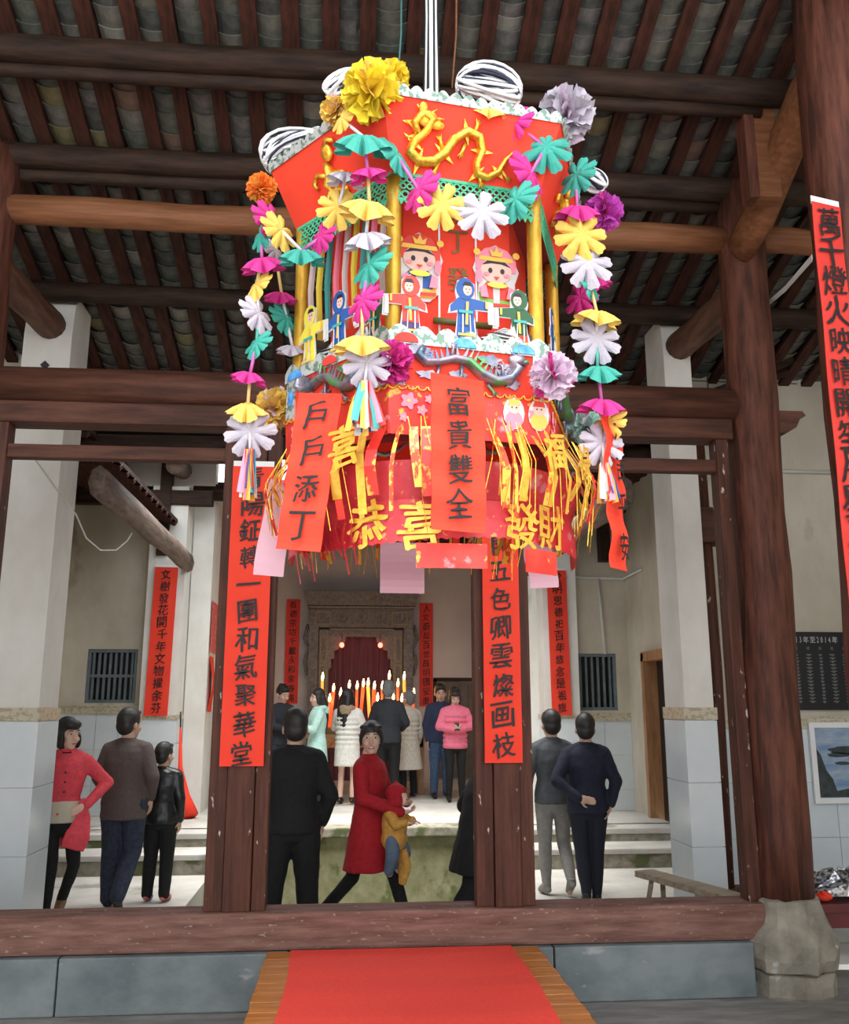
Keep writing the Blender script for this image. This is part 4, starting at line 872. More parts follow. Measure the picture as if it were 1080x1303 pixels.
for ch, ang, z_, s_ in (('喜', -42, .33, .12), ('福', 24, .335, .11), ('祿', 40, .33, .11)):
    q = MB(); brush(q, ch, 0, 0, s_, .008, .8, .06, .1, .05); q.xf(Matrix.Rotation(R_(ang), 4, 'Z') @ Matrix.Translation((0, -.555, z_-.02))); q.build('lettering', GTEXT, lan)
# printed flowers & small printed figures on the skirt
def blossom(u, v, r, col='pink'):
    q = MB(); q.poly([(u+r*(1+.25*math.cos(5*a))*math.cos(a), v+r*(1+.25*math.cos(5*a))*math.sin(a)) for a in [2*math.pi*i/30 for i in range(30)]], .0015, 0, .001); q.poly(disc(u, v, r*.25, n=8), .0008, 1, .0026); return q
for k in range(6):
    for (u, v, r) in ((-.19, -.05, .022), (-.15, -.075, .014), (-.13, -.04, .011), (-.205, -.1, .012), (.2, -.06, .016), (.12, -.11, .013)): blossom(u, v, r).xf(face(k, .507, .505, R_(3))).build('printed_blossom', [PR['pink'], PR['gold']], lan)
for k, u in ((0, .135), (0, .215), (1, .1)):
    q = [('base', disc(u, -.06, .034, .05, 14), None), ('robe', disc(u, -.08, .028, .026, 12), 'pink' if u < .2 else 'gold'), ('face', disc(u, -.045, .019, .018, 12), 'skin'), ('hat', [(u-.02, -.035), (u-.014, -.018), (u+.014, -.018), (u+.02, -.035)], 'gold' if u < .2 else 'red'), ('eye', disc(u-.007, -.043, .0025, n=6), 'black'), ('eye', disc(u+.007, -.043, .0025, n=6), 'black')]
    cutout('printed_figure', q, face(k, .508, .505, R_(3)), 'small printed figure on the red skirt', .001)
# patterned tab hanging from the lower band
m = MB(); m.box((0, 0, -.035), (.2, .003, .07)); m.xf(Matrix.Rotation(R_(-9), 4, 'Z') @ Matrix.Translation((0, -.49, .03))).build('printed_tab', PAT, lan)
m = MB(); m.box((0, 0, -.035), (.13, .003, .07)); m.xf(Matrix.Rotation(R_(25), 4, 'Z') @ Matrix.Translation((0, -.49, .03))).build('printed_tab', PAT, lan)
for i in range(10):
    a = R_(-72+i*3.2); l_ = rng.uniform(.06, .14); MB().tube([(.49*math.sin(a), -.49*math.cos(a), .12), (.50*math.sin(a), -.5*math.cos(a), .12-l_*.5), (.485*math.sin(a+.03), -.485*math.cos(a+.03), .08-l_)], .011, 4, sx=.1, smooth=False).build('torn_strip', PATD, lan)
# bamboo frame spokes under the top + hanger ring
m = MB()
for k in range(3): a, b_ = corner(k, .57, 1.40), corner(k+3, .57, 1.40); m.tube([a, b_], .009, 6)
m.build('bamboo_spoke', mat('bamboo', (.45, .33, .15), None, .6), lan, kind='stuff')
# ---- red strips hanging on the lantern
def lw(x, y, z): return lan_M @ Vector((x, y, z))
lan_M = Matrix.Translation((LX, LY, LZ)) @ Matrix.Rotation(R_(10), 4, 'Z')
def hang(text, ang, r, z0, wd, h, size, label, tilt=0, **kw):
    p = lan_M @ Vector((r*math.sin(R_(ang)), -r*math.cos(R_(ang)), z0)); return banner('hanging_strip', text, label, 'strip', p, wd, h, size, rz=R_(10+ang*kw.pop('tw', 1)), tilt=tilt, white=False, **kw)
hang('富貴雙全', -8.5, .585, .045, .165, .44, .085, 'bright red paper strip with four black characters hanging on the lantern front', tw=-1.2, start=.075)
o = hang('戶戶添丁', -57, .575, .02, .14, .47, .085, 'red paper strip with black characters hanging on the lantern left side', tw=.55, start=.07, tilt=R_(7))
hang('大吉平安', 57, .60, -.0, .14, .52, .085, 'red paper strip seen nearly edge-on at the lantern right side', tw=.75, start=.07, tilt=R_(-2), curl=.03)
# ---- pink sheets hanging below
def sheet(px, py0, py1, Y, wpx, label, rz=0, tilt=0):
    a = at(px, py0, Y); b_ = at(px, py1, Y); h = a.z-b_.z; wd = (at(px+wpx/2, py0, Y)-at(px-wpx/2, py0, Y)).length
    m = MB(); N = 8; vs = []; fs = []
    for i in range(N+1):
        z = -h*i/N; y_ = .012*math.sin(i*.7)
        vs += [(-wd/2, y_, z), (-wd/2, y_+.002, z), (wd/2, y_+.01, z), (wd/2, y_+.012, z)]
    for i in range(N): q = i*4; p = q+4; fs += [(q, p, p+2, q+2), (q+1, q+3, p+3, p+1), (q, q+1, p+1, p), (q+2, p+2, p+3, q+3)]
    m.add(vs, fs+[(0, 2, 3, 1), (N*4, N*4+1, N*4+3, N*4+2)]); o = m.build('pink_sheet', PINKP, label=label, cat='paper'); o.location = a; o.rotation_euler = (0, tilt, rz)
sheet(358, 610, 733, 2.95, 40, 'blank pink paper sheet hanging under the lantern at its left side', R_(-20), R_(6))
sheet(512, 690, 755, 3.3, 56, 'blank pink paper sheet hanging under the middle of the lantern back')
sheet(686, 690, 748, 2.75, 42, 'blank pink paper sheet hanging under the lantern at its right side', R_(15), R_(-5))
# ---- hanging rope and wires
ROPEM = mat('striped_cord', (.82, .82, .84), (.06, .06, .10), .7, 14, (9, 9, .6), pos=(.56, .58))
ROPEM2 = mat('striped_yarn', (.84, .84, .86), (.05, .05, .09), .7, 42, (1, 1, 1), pos=(.57, .60))
def rope_mat(): return ROPEM
rp = thing('hanging_rope', 'bundle of white and black striped cords from which the lantern hangs', 'rope', (LX+.0, LY, LZ+1.36))
for i in range(7):
    a = i*.9; r_ = .02 if i else 0
    MB().tube([(r_*math.cos(a)+.004*math.sin(z*5+i), r_*math.sin(a), z) for z in (0, .4, .8, 1.4, 2.0, 2.7)], .0095, 6).build('cord', WHITEP, rp); a += .45; MB().tube([(.025*math.cos(a)+.004*math.sin(z*5+i), .025*math.sin(a), z) for z in (0, .4, .8, 1.4, 2.0, 2.7)], .005, 5).build('dark_stripe', INK, rp)
for (px, lab, m_) in ((505, 'thin teal cord hanging from the roof behind the yellow pompom', mat('teal_cord', (.05, .15, .14), None, .6)), (575, 'thin brown wire hanging from the roof right of the striped rope', WO)):
    a = at(px, 112, 3.0); b_ = at(px+4, -20, 3.0); MB().tube([Vector((0, 0, 0)), (b_-a)*.5+Vector((.01, 0, 0)), (b_-a)*1.6], .004, 6).build('hanging_wire', m_, label=lab, cat='wire').location = a
# ---- yarn bundles
def yarn(px, py, Y, L, W, ang, label, n=26, tail=0):
    c = at(px, py, Y); t = thing('cord_hank', label, 'cord', c); m = MB(); m2 = MB(); ca, sa = math.cos(ang), math.sin(ang)
    for i in range(n):
        pts = []; ph = rng.uniform(0, 6.28); bw = rng.uniform(.35, 1); th0 = rng.uniform(-1.5, 1.5); lt_ = rng.uniform(-.55, .55)
        for j in range(21):
            a = 2*math.pi*j/20; x = L*.5*math.cos(a); wd = W*.5*bw*math.sin(a)*(1-.55*(math.cos(a)) if tail else 1)
            y_ = wd*math.cos(th0+ph*.1); z = wd*math.sin(th0+ph*.1)+.01*math.sin(ph)
            x, z = x*math.cos(lt_)-z*math.sin(lt_)*.6, z*math.cos(lt_)+x*math.sin(lt_)*.6; pts.append((x*ca-z*sa, y_*.9, x*sa+z*ca))
        (m if i % 3 else m2).tube(pts, .0058 if i % 3 else .0048, 5, cap=True)
    m.build('white_cord', WHITEP, t, kind='stuff'); m2.build('dark_cord', mat('dark_cord', (.03, .03, .06), None, .7) if 'dark_cord' not in bpy.data.materials else bpy.data.materials['dark_cord'], t, kind='stuff')
yarn(377, 190, 2.86, .26, .16, R_(28), 'hank of white and black striped cord lying on the lantern top edge at left', 40, 1)
yarn(622, 112, 2.55, .22, .16, R_(-12), 'hank of striped cord on the lantern top edge right of the rope', 46)
yarn(436, 106, 2.55, .13, .10, R_(40), 'small hank of striped cord behind the yellow pompom', 20)
yarn(757, 228, 3.0, .10, .09, R_(-40), 'small hank of striped cord at the lantern top right corner', 20)
# ---- paper flowers and garlands
FC = {c: mat('tissue_'+c, v, tuple(min(1, x*1.12) for x in v), .8, 9, (1, 1, 1), .1) for c, v in dict(white=(.44, .40, .46), yellow=(.70, .46, .09), teal=(.035, .30, .24), magenta=(.50, .02, .20), orange=(.75, .20, .02), lemon=(.75, .58, .03), violet=(.50, .06, .42), pale=(.62, .48, .60), mint=(.36, .54, .47)).items()}
def flower_mesh(r=.085, n=8, cup=.25, notch=.3):
    vs = [(0, 0, 0)]; fs = []; M_ = 6; N = n*M_
    for ring, rf in ((1, .3), (2, .68), (3, 1.0)):
        for i in range(N):
            a = 2*math.pi*i/N; t = (i % M_)/M_; pet = abs(math.sin(math.pi*t)); rad = r*rf
            if ring == 3: rad = r*(.62+.38*pet**.55-(.07 if 0.35 < t < .65 else 0))
            if ring == 2: rad = r*(.50+.16*pet)
            if i % M_ == 0 and ring > 1: rad = r*(.40 if ring == 2 else .52)
            vs.append((rad*math.cos(a), rad*math.sin(a), -cup*r*rf**2*(1+.3*math.sin(a*3))+.05*r*pet))
    for i in range(N): fs.append((0, 1+i, 1+(i+1) % N))
    for q in (0, 1):
        for i in range(N): a, b_ = 1+q*N+i, 1+q*N+(i+1) % N; fs.append((a, a+N, b_+N, b_))
    return vs, fs
fm = {}
def flower(px, py, Y, col, rpx, parent, O, tilt=(0, 0), cup=.25):
    key = (col, round(cup, 2))
    if key not in fm: v, f = flower_mesh(1.2, 8, cup); fm[key] = MB().add(v, f, 0, False).data('paper_flower', FC[col])
    p = at(px, py, Y); s_ = (at(px+rpx, py, Y)-p).length
    o = link('paper_flower', fm[key], parent, p-O); o.scale = (s_,)*3; o.rotation_euler = (R_(90)+tilt[0], rng.uniform(-.2, .2), tilt[1]); return p
STR = {c: mat('straw_'+c, v, None, .4) for c, v in dict(white=(.6, .58, .6), yellow=(.7, .5, .2), teal=(.08, .4, .32), magenta=(.55, .12, .4)).items()}
def tassel(parent, p, L=.16, w=.05, n=22):
    for i in range(n):
        a = rng.uniform(0, 6.28); s_ = rng.uniform(.2, 1)*w; c = rng.choice(('white', 'white', 'blue', 'pink', 'teal', 'gold', 'red'))
        MB().tube([p+Vector((.006*math.cos(a), .006*math.sin(a), 0)), p+Vector((s_*.7*math.cos(a), s_*.7*math.sin(a), -L*.5)), p+Vector((s_*math.cos(a), s_*math.sin(a), -L*rng.uniform(.8, 1.05)))], .011, 4, sx=.12, smooth=False, up=(rng.uniform(-1, 1), rng.uniform(-1, 1), 0)).build('tassel_strip', PR[c], parent)
def garland(name, items, label, tas=None):
    """items: (px, py, Y, colour, radius px, tilt, straw colour to next)"""
    O = at(items[0][0], items[0][1], items[0][2]); t = thing('flower_garland', label, 'garland', O); prev = None
    for (px, py, Y, col, r, tl, sc_) in items:
        tilts = {'f': (-.05, 0), 'd': (-1.15, 0), 'u': (.75, 0), 'l': (-.2, -.8), 'r': (-.2, .8)}[tl]
        p = flower(px, py, Y, col, r, t, O, (tilts[0]+rng.uniform(-.15, .15), tilts[1]), .25 if tl != 'd' else .5)
        if prev: MB().tube([prev[0]-O+Vector((0, .008, 0)), p-O+Vector((0, .008, 0))], .0055, 7).build('straw', STR[prev[1]], t)
        prev = (p, sc_)
    if tas: q = at(*tas[:3])-O; MB().tube([prev[0]-O, q], .005, 6).build('straw', STR['white'], t); tassel(t, q, tas[3], tas[4])
ga = [(345, 278, 2.62, 'magenta', 24, 'r', 'magenta'), (332, 298, 2.64, 'teal', 20, 'l', 'magenta'), (333, 328, 2.64, 'magenta', 26, 'd', 'yellow'), (326, 362, 2.64, 'yellow', 21, 'l', 'white'), (329, 398, 2.64, 'white', 24, 'r', 'teal'), (326, 436, 2.64, 'teal', 20, 'l', 'magenta'), (318, 474, 2.64, 'magenta', 21, 'd', 'yellow'), (315, 514, 2.64, 'yellow', 25, 'd', 'white'), (318, 549, 2.64, 'white', 30, 'f', 'white')]
garland('a', ga, 'outermost left garland of paper flowers hanging from the orange pompom', (318, 572, 2.64, .155, .03))
gb = [(435, 150, 2.4, 'yellow', 18, 'l', 'white'), (462, 172, 2.36, 'teal', 34, 'd', 'magenta'), (468, 215, 2.36, 'magenta', 22, 'd', 'yellow'), (470, 256, 2.36, 'yellow', 33, 'd', 'white'), (466, 296, 2.36, 'white', 28, 'd', 'teal'), (470, 336, 2.36, 'teal', 28, 'l', 'magenta'), (461, 382, 2.36, 'magenta', 25, 'l', 'yellow'), (461, 428, 2.36, 'yellow', 33, 'd', 'white'), (467, 462, 2.36, 'white', 28, 'f', 'white')]
garland('b', gb, 'front garland of paper flowers hanging down the near left corner of the lantern', (464, 486, 2.36, .15, .055))
gc = [(505, 196, 2.38, 'teal', 26, 'r', 'magenta'), (533, 240, 2.36, 'magenta', 27, 'l', 'yellow'), (562, 260, 2.34, 'yellow', 28, 'f', 'white'), (614, 270, 2.33, 'white', 30, 'f', 'teal'), (655, 253, 2.4, 'teal', 28, 'l', 'teal'), (675, 220, 2.44, 'magenta', 29, 'r', 'magenta'), (695, 186, 2.46, 'teal', 30, 'f', 'magenta'), (655, 155, 2.44, 'magenta', 22, 'l', 'yellow'), (622, 138, 2.42, 'yellow', 20, 'd', 'yellow')]
garland('c', gc, 'garland of paper flowers swagged across the lantern front under the gold dragon')
gd = [(733, 222, 2.6, 'teal', 24, 'l', 'magenta'), (735, 262, 2.6, 'magenta', 26, 'd', 'yellow'), (740, 298, 2.58, 'yellow', 30, 'f', 'white'), (748, 333, 2.6, 'white', 30, 'f', 'yellow'), (752, 362, 2.64, 'teal', 20, 'r', 'yellow'), (760, 396, 2.62, 'yellow', 27, 'd', 'white'), (760, 431, 2.62, 'white', 28, 'f', 'teal'), (761, 466, 2.62, 'teal', 26, 'd', 'magenta'), (766, 508, 2.62, 'magenta', 27, 'd', 'yellow'), (773, 537, 2.64, 'yellow', 22, 'l', 'white'), (767, 564, 2.62, 'white', 26, 'f', 'white')]
garland('d', gd, 'outermost right garland of paper flowers hanging from the white pompom', (768, 590, 2.62, .125, .04))
ge = [(358, 292, 2.6, 'yellow', 25, 'r', 'white'), (384, 318, 2.58, 'teal', 27, 'd', 'magenta'), (408, 300, 2.54, 'magenta', 20, 'l', 'yellow'), (430, 264, 2.5, 'yellow', 25, 'f', 'white'), (441, 220, 2.46, 'white', 22, 'd', 'yellow')]
garland('e', ge, 'garland of paper flowers looping across the left face of the lantern')
gf = [(350, 318, 2.8, 'white', 16, 'r', 'yellow'), (358, 372, 2.8, 'magenta', 20, 'd', 'white'), (364, 404, 2.8, 'teal', 21, 'r', 'white'), (372, 440, 2.8, 'white', 18, 'd', 'white')]
garland('f', gf, 'short inner garland of paper flowers behind the outermost left one')
gg = [(757, 350, 3.0, 'magenta', 20, 'd', 'yellow'), (738, 378, 3.0, 'magenta', 22, 'l', 'white')]
garland('g', gg, 'two magenta paper flowers behind the outermost right garland')
def pompom(px, py, Y, rpx, col, col2, label, n=90, petal=.55):
    c = at(px, py, Y); r = (at(px+rpx, py, Y)-c).length; vs = [(0, 0, 0)]; fs = []; mi = []
    for i in range(n):
        z = 1-2*(i+.5)/n; a = i*2.39996; d = Vector((math.sqrt(1-z*z)*math.cos(a), math.sqrt(1-z*z)*math.sin(a), z))
        u = d.orthogonal().normalized(); u = (Matrix.Rotation(rng.uniform(0, 6.28), 3, d) @ u); v = d.cross(u); L = r*rng.uniform(.85, 1.12); w_ = r*petal*rng.uniform(.7, 1.2); b_ = len(vs)
        vs += [d*L*.55+u*w_*.45, d*L*.55-u*w_*.45, d*L*.95+u*w_*.6+v*w_*.15, d*L*1.03+u*w_*.2-v*w_*.1, d*L*.97-u*w_*.15+v*w_*.1, d*L*1.0-u*w_*.6+v*w_*.1]
        fs += [(0, b_, b_+1), (b_, b_+2, b_+3), (b_, b_+3, b_+4, b_+1), (b_+1, b_+4, b_+5)]; k = 1 if (i % 7 == 0) else 0; mi += [k]*4
    m = MB(); m.v = [tuple(x) for x in vs]; m.f = fs; m.m = mi; m.sm = [False]*len(fs)
    o = m.build('tissue_pompom', [FC[col], FC[col2]], label=label, cat='pompom'); o.location = c
pompom(472, 116, 2.36, 37, 'lemon', 'yellow', 'large yellow tissue pompom on the near left corner of the lantern top'); pompom(500, 100, 2.45, 22, 'lemon', 'yellow', 'smaller yellow tissue pompom just right of the large yellow one')
pompom(428, 142, 2.5, 20, 'yellow', 'pale', 'pale yellow tissue pompom left of the large yellow one')
pompom(333, 240, 2.66, 19, 'orange', 'yellow', 'orange tissue pompom at the lantern left corner'); pompom(720, 148, 2.62, 34, 'white', 'pale', 'big white tissue pompom at the lantern top right corner')
pompom(768, 270, 2.95, 23, 'violet', 'magenta', 'violet tissue pompom at the right side of the lantern'); pompom(703, 478, 2.42, 29, 'pale', 'magenta', 'pale pink and white tissue pompom on the right corner of the lower tier')
pompom(497, 462, 2.42, 28, 'magenta', 'violet', 'magenta tissue pompom on the left corner of the lower tier'); pompom(350, 520, 2.9, 27, 'yellow', 'pale', 'pale yellow tissue pompom at the left of the lower tier')
pompom(746, 545, 3.0, 22, 'mint', 'white', 'pale mint tissue pompom behind the right garland near its foot')
pompom(412, 480, 2.9, 10, 'orange', 'yellow', 'tiny orange tissue pompom on the left side of the lower tier') if False else None
# ============================================================ PEOPLE
SKIN = mat('skin', (.55, .33, .23), (.62, .39, .28), .55, 6); SKINL = mat('skin_light', (.66, .42, .32), (.70, .46, .36), .5, 6)
HAIR = mat('hair_black', (.008, .007, .007), (.03, .025, .022), .5, 60, (3, 3, .5)); HAIRG = mat('hair_grey', (.10, .10, .10), (.22, .22, .22), .6, 60)
def cloth(name, c, c2=None, rough=.85, sc=30, bump=.15, **k): return mat(name, c, c2 or tuple(x*1.25+.004 for x in c), rough, sc, bump=bump, **k)
CREDL = cloth('coat_coral', (.62, .055, .075)); CBLZ = cloth('blazer_brown', (.075, .055, .050), (.12, .09, .085), sc=120); CBLK = cloth('leather_black', (.008, .008, .009), rough=.35); CBLKM = cloth('cloth_black', (.003, .003, .0035))
CRED = cloth('coat_red', (.33, .004, .011)); CNAVY = cloth('jacket_navy', (.008, .011, .028)); CGRY = cloth('sweater_grey', (.07, .078, .088)); CTROG = cloth('trousers_grey', (.24, .23, .22)); CDEN = cloth('denim_blue', (.03, .06, .13), (.06, .11, .2)); CDEND = cloth('denim_dark', (.012, .018, .035), (.03, .04, .07))
CMINT = cloth('coat_mint', (.42, .66, .60)); CWHT = cloth('puffer_white', (.66, .64, .60)); CCRM = cloth('coat_cream', (.62, .57, .48)); CPNK = cloth('puffer_pink', (.72, .16, .24)); CCHAR = cloth('jacket_charcoal', (.018, .021, .028)); CMID = cloth('jacket_midnight', (.02, .03, .07)); CFUR = cloth('fur_tan', (.30, .20, .11), (.5, .38, .25), sc=80, bump=.8)
SHB = mat('shoe_black', (.012, .012, .012), None, .4); SHBR = mat('shoe_brown', (.20, .11, .05), None, .5); SHO = mat('shoe_orange', (.75, .16, .03), (.15, .08, .25), .5, 14, pos=(.5, .55)); SHG = mat('shoe_grey', (.22, .21, .19), None, .6); SHW = mat('shoe_white', (.6, .6, .58), None, .6)
EYEW = mat('eye_white', (.75, .73, .7), None, .3); EYEB = mat('eye_dark', (.01, .008, .006), None, .2); LIP = mat('lip_red', (.45, .07, .07), None, .4); LIPP = mat('lip_brown', (.38, .16, .13), None, .5); TEETH = mat('teeth', (.8, .78, .74), None, .3)
_tex = bpy.data.textures.new('folds', 'CLOUDS'); _tex.noise_scale = .11; _tex.noise_depth = 2
def melt(mb, name, m, parent, voxel, smooth=3, wrinkle=0.0, **kw):
    """one continuous surface from overlapping closed forms"""
    me = mb.data(name, m); o = bpy.data.objects.new(name, me); COL.objects.link(o)
    r = o.modifiers.new('r', 'REMESH'); r.mode = 'VOXEL'; r.voxel_size = voxel; r.use_smooth_shade = True
    if wrinkle: d = o.modifiers.new('d', 'DISPLACE'); d.texture = _tex; d.strength = wrinkle; d.mid_level = .5
    s_ = o.modifiers.new('s', 'SMOOTH'); s_.factor = .6; s_.iterations = smooth
    dg = bpy.context.evaluated_depsgraph_get(); dg.update(); me2 = bpy.data.meshes.new_from_object(o.evaluated_get(dg)); me2.name = name
    bpy.data.objects.remove(o); bpy.data.meshes.remove(me)
    me2.materials.clear(); me2.materials.append(m); me2.polygons.foreach_set('use_smooth', [True]*len(me2.polygons))
    return link(name, me2, parent, **kw)
V = Vector
def limb(mb, a, b, r0, r1, n=12, mid=None, k=1.0):
    a, b = V(a), V(b); m_ = mid if mid else (r0+r1)/2; d = (b-a)
    mb.tube([a, a+d*.33, a+d*.66, b], [r0, (r0+2*m_)/3 if mid else r0*.67+r1*.33, (2*m_+r1)/3 if mid else r0*.33+r1*.67, r1], n)
    mb.ell(a, (r0, r0, r0), n, 7); mb.ell(b, (r1, r1, r1), n, 7)
def torso(mb, J, inf=0.0, z0=None, flare=0.0, waist=1.0, w=1.0, top=1.45, back=0.0, lenz=None, open_=0):
    """stack of elliptical sections following pelvis-waist-chest; J in metres for 1.70 m"""
    P, W, C, N = (V(J[q]) for q in ('pelvis', 'waist', 'chest', 'neck'))
    yaw = J.get('twist', 0.0); rs = []
    def sec(c, rx, ry, yw): rs.append((c, (rx*w+inf), (ry*w+inf), yw))
    if lenz is not None:
        n = 4
        for i in range(n):
            t = i/n; z = lenz+(P.z-.02-lenz)*t; f = (1-t)*flare; sec(V((P.x+J.get('hemx', 0)*(1-t), P.y+J.get('hemy', 0)*(1-t), z)), .165+f, .125+f*.9, yaw*.3)
    else: sec(P+V((0, 0, -.09)), .135, .10, yaw*.3)
    sec(P+V((0, 0, .0)), .168, .118, yaw*.3); sec(W, .135*waist, .10*waist, yaw*.6); sec((W+C)/2, .148, .108, yaw*.8); sec(C, .168, .118, yaw); sec(C+(N-C)*.55, .172, .10, yaw); sec(C+(N-C)*.82, .13, .078, yaw); sec(N+V((0, 0, -.005)), .062, .06, yaw)
    n = 22; vs = []; fs = []
    for (c, rx, ry, yw) in rs:
        for k in range(n):
            th = 2*math.pi*k/n; x, y = rx*math.cos(th), ry*math.sin(th); vs.append((c.x+x*math.cos(yw)-y*math.sin(yw), c.y+x*math.sin(yw)+y*math.cos(yw), c.z))
    for i in range(len(rs)-1):
        for k in range(n): fs.append((i*n+k, i*n+(k+1) % n, (i+1)*n+(k+1) % n, (i+1)*n+k))
    fs += [tuple(reversed(range(n))), tuple((len(rs)-1)*n+k for k in range(n))]
    mb.add(vs, fs)
def hand(mb, w, d, palm, s=1.0, curl=.5, side=1):
    """palm + five fingers; w wrist, d pointing direction, palm = palm normal, side: thumb side sign"""
    w, d, p = V(w), V(d).normalized(), V(palm); p = (p-d*p.dot(d)).normalized(); x = d.cross(p)*side
    c = w+d*.045*s; R3 = Matrix((x, d, p)).transposed()
    mb.ell(c, (.040*s, .052*s, .017*s), 12, 8, M=R3)
    for i, (o, L) in enumerate(((-.028, .062), (-.010, .074), (.009, .080), (.027, .070))):
        a = w+d*.085*s+x*o*s; d1 = (d+p*curl*.5).normalized(); d2 = (d*(1-curl*.6)+p*curl).normalized(); b1 = a+d1*L*.5*s; b2 = b1+d2*L*.5*s
        mb.tube([a-d*.02*s, a, b1, b2], [.0095*s, .0095*s, .0088*s, .007*s], 8); mb.ell(b2, (.0075*s,)*3, 8, 6)
    a = w+d*.03*s+x*.03*s; b1 = a+(x*.8+d*.7+p*.3).normalized()*.036*s; b2 = b1+(x*.25+d*.9+p*.4).normalized()*.032*s
    mb.tube([a-x*.01, a, b1, b2], [.013*s, .0125*s, .0105*s, .0085*s], 8); mb.ell(b2, (.0085*s,)*3, 8, 6)
BASE = dict(pelvis=(0, 0, .93), waist=(0, 0, 1.07), chest=(0, 0, 1.25), neck=(0, .005, 1.435), head=(0, -.015, 1.585),
            sl=(.165, 0, 1.355), el=(.225, .02, 1.11), hl=(.215, -.04, .875), sr=(-.165, 0, 1.355), er=(-.225, .02, 1.11), hr=(-.215, -.04, .875),
            pl=(.09, 0, .90), kl=(.095, -.015, .49), al=(.10, .02, .085), tl=(.11, -.1, .03), pr=(-.09, 0, .90), kr=(-.095, -.015, .49), ar=(-.10, .02, .085), tr=(-.11, -.1, .03),
            dl=(0, 0, -1), dr=(0, 0, -1), nl=(-1, 0, 0), nr=(1, 0, 0), hyaw=0.0, hpitch=0.0)
def person(label, pos, rz, H=1.70, J=None, top=CBLKM, bot=CBLKM, shoe=SHB, hair='short', hairm=HAIR, skin=SKIN, voxel=.011, coat=None, fl=.03, w=1.0, face=True, smile=False, collar=True, woman=False, group=None, ls=1.0, hood=None, extra=None, puffer=False, inner=None, shirt_end=.84, zoff=0.0, hs=None):
    j = dict(BASE); j.update(J or {}); J = j; S_ = H/1.70
    t = thing('person', label, 'person', (pos[0], pos[1], pos[2]+zoff), rz, group); t.scale = (S_,)*3
    hd = V(J['head']); HM = (Matrix.Rotation(J['hyaw'], 3, 'Z') @ Matrix.Rotation(J['hpitch'], 3, 'X'))*(1.16 if hs is None else hs)
    def hp(x, y, z): return hd+HM @ V((x, y, z))
    # --- body: one continuous surface
    b = MB(); torso(b, J, 0, w=w*.97, waist=.9 if woman else 1.0)
    b.tube([V(J['neck'])-V((0, 0, .05)), V(J['neck'])+V((0, 0, .03)), hd+HM @ V((0, .02, -.06))], [.066, .058, .058], 12)
    for s_ in 'lr': b.tube([V(J['neck'])+V((0, .01, -.0)), V(J['neck']).lerp(V(J['s'+s_]), .5)+V((0, .005, -.0)), V(J['s'+s_])], [.05, .052, .048], 12)
    b.ell(hp(0, .012, .025), (.074, .092, .098), 18, 12, M=HM); b.ell(hp(0, -.028, -.035), (.056, .058, .068), 16, 10, M=HM); b.ell(hp(0, -.055, -.085), (.028, .022, .022), 12, 8, M=HM)
    b.tube([hp(0, -.082, .012), hp(0, -.095, -.008), hp(0, -.103, -.028)], [.008, .0105, .014], 8); b.ell(hp(0, -.098, -.03), (.016, .012, .010), 10, 7, M=HM)
    for s_ in (-1, 1):
        b.ell(hp(s_*.076, .012, -.01), (.010, .019, .031), 10, 8, M=HM); b.ell(hp(s_*.036, -.062, -.03), (.022, .02, .022), 10, 8, M=HM); b.ell(hp(s_*.03, -.072, .026), (.024, .012, .008), 10, 6, M=HM)
    for q, sd_ in (('l', 1), ('r', -1)):
        limb(b, J['s'+q], J['e'+q], .052*w, .041*w); limb(b, J['e'+q], J['h'+q], .041*w, .028)
        hand(b, J['h'+q], J['d'+q], J['n'+q], 1.0, J.get('curl', .5), sd_*J.get('th', 1))
        lb = min(1, ls*.92); limb(b, J['p'+q], J['k'+q], .088*w*lb, .055*w*lb); limb(b, J['k'+q], J['a'+q], .052*w*lb, .034*lb, mid=.05*w*lb); limb(b, J['a'+q], V(J['t'+q])+V((0, .02, 0)), .036, .026)
    melt(b, 'body', skin, t, voxel*.72, 2)
    # --- trousers
    m = MB(); P_ = V(J['pelvis']); m.ell(P_-V((0, 0, .02)), (.165*w, .122*w, .13), 16, 10); m.ell(P_+V((0, .0, -.09)), (.155*w, .12*w, .1), 16, 10)
    for q in 'lr':
        limb(m, J['p'+q], J['k'+q], .102*w*ls, .070*w*ls); limb(m, J['k'+q], J['a'+q], .070*w*ls, .060*ls if ls >= 1 else .045, mid=.064*w*ls)
    melt(m, 'trousers', bot, t, voxel, 2, .012)
    # --- shoes
    for q in 'lr':
        a, e = V(J['a'+q]), V(J['t'+q]); m = MB(); d = (e-a); d2 = V((d.x, d.y, 0)) if abs(d.z) < .12 else d
        m.tube([a+V((0, 0, .03))-d2*.12, a-V((0, 0, .02)), a+d*.55+V((0, 0, -.0)), e+d2.normalized()*.02], [.043, .05, .044, .034], 12, sx=.95); m.ell(a-d2.normalized()*.02-V((0, 0, .035)), (.036, .05, .03), 12, 8, M=Matrix.Rotation(math.atan2(d2.x, -d2.y), 3, 'Z'))
        melt(m, 'shoe', shoe, t, .012, 2)
    # --- top garment
    m = MB(); inf = .022 if not puffer else .026
    torso(m, J, inf, lenz=coat if coat is not None else shirt_end, flare=fl if coat is not None else .0, w=w, waist=.92 if woman else 1.02)
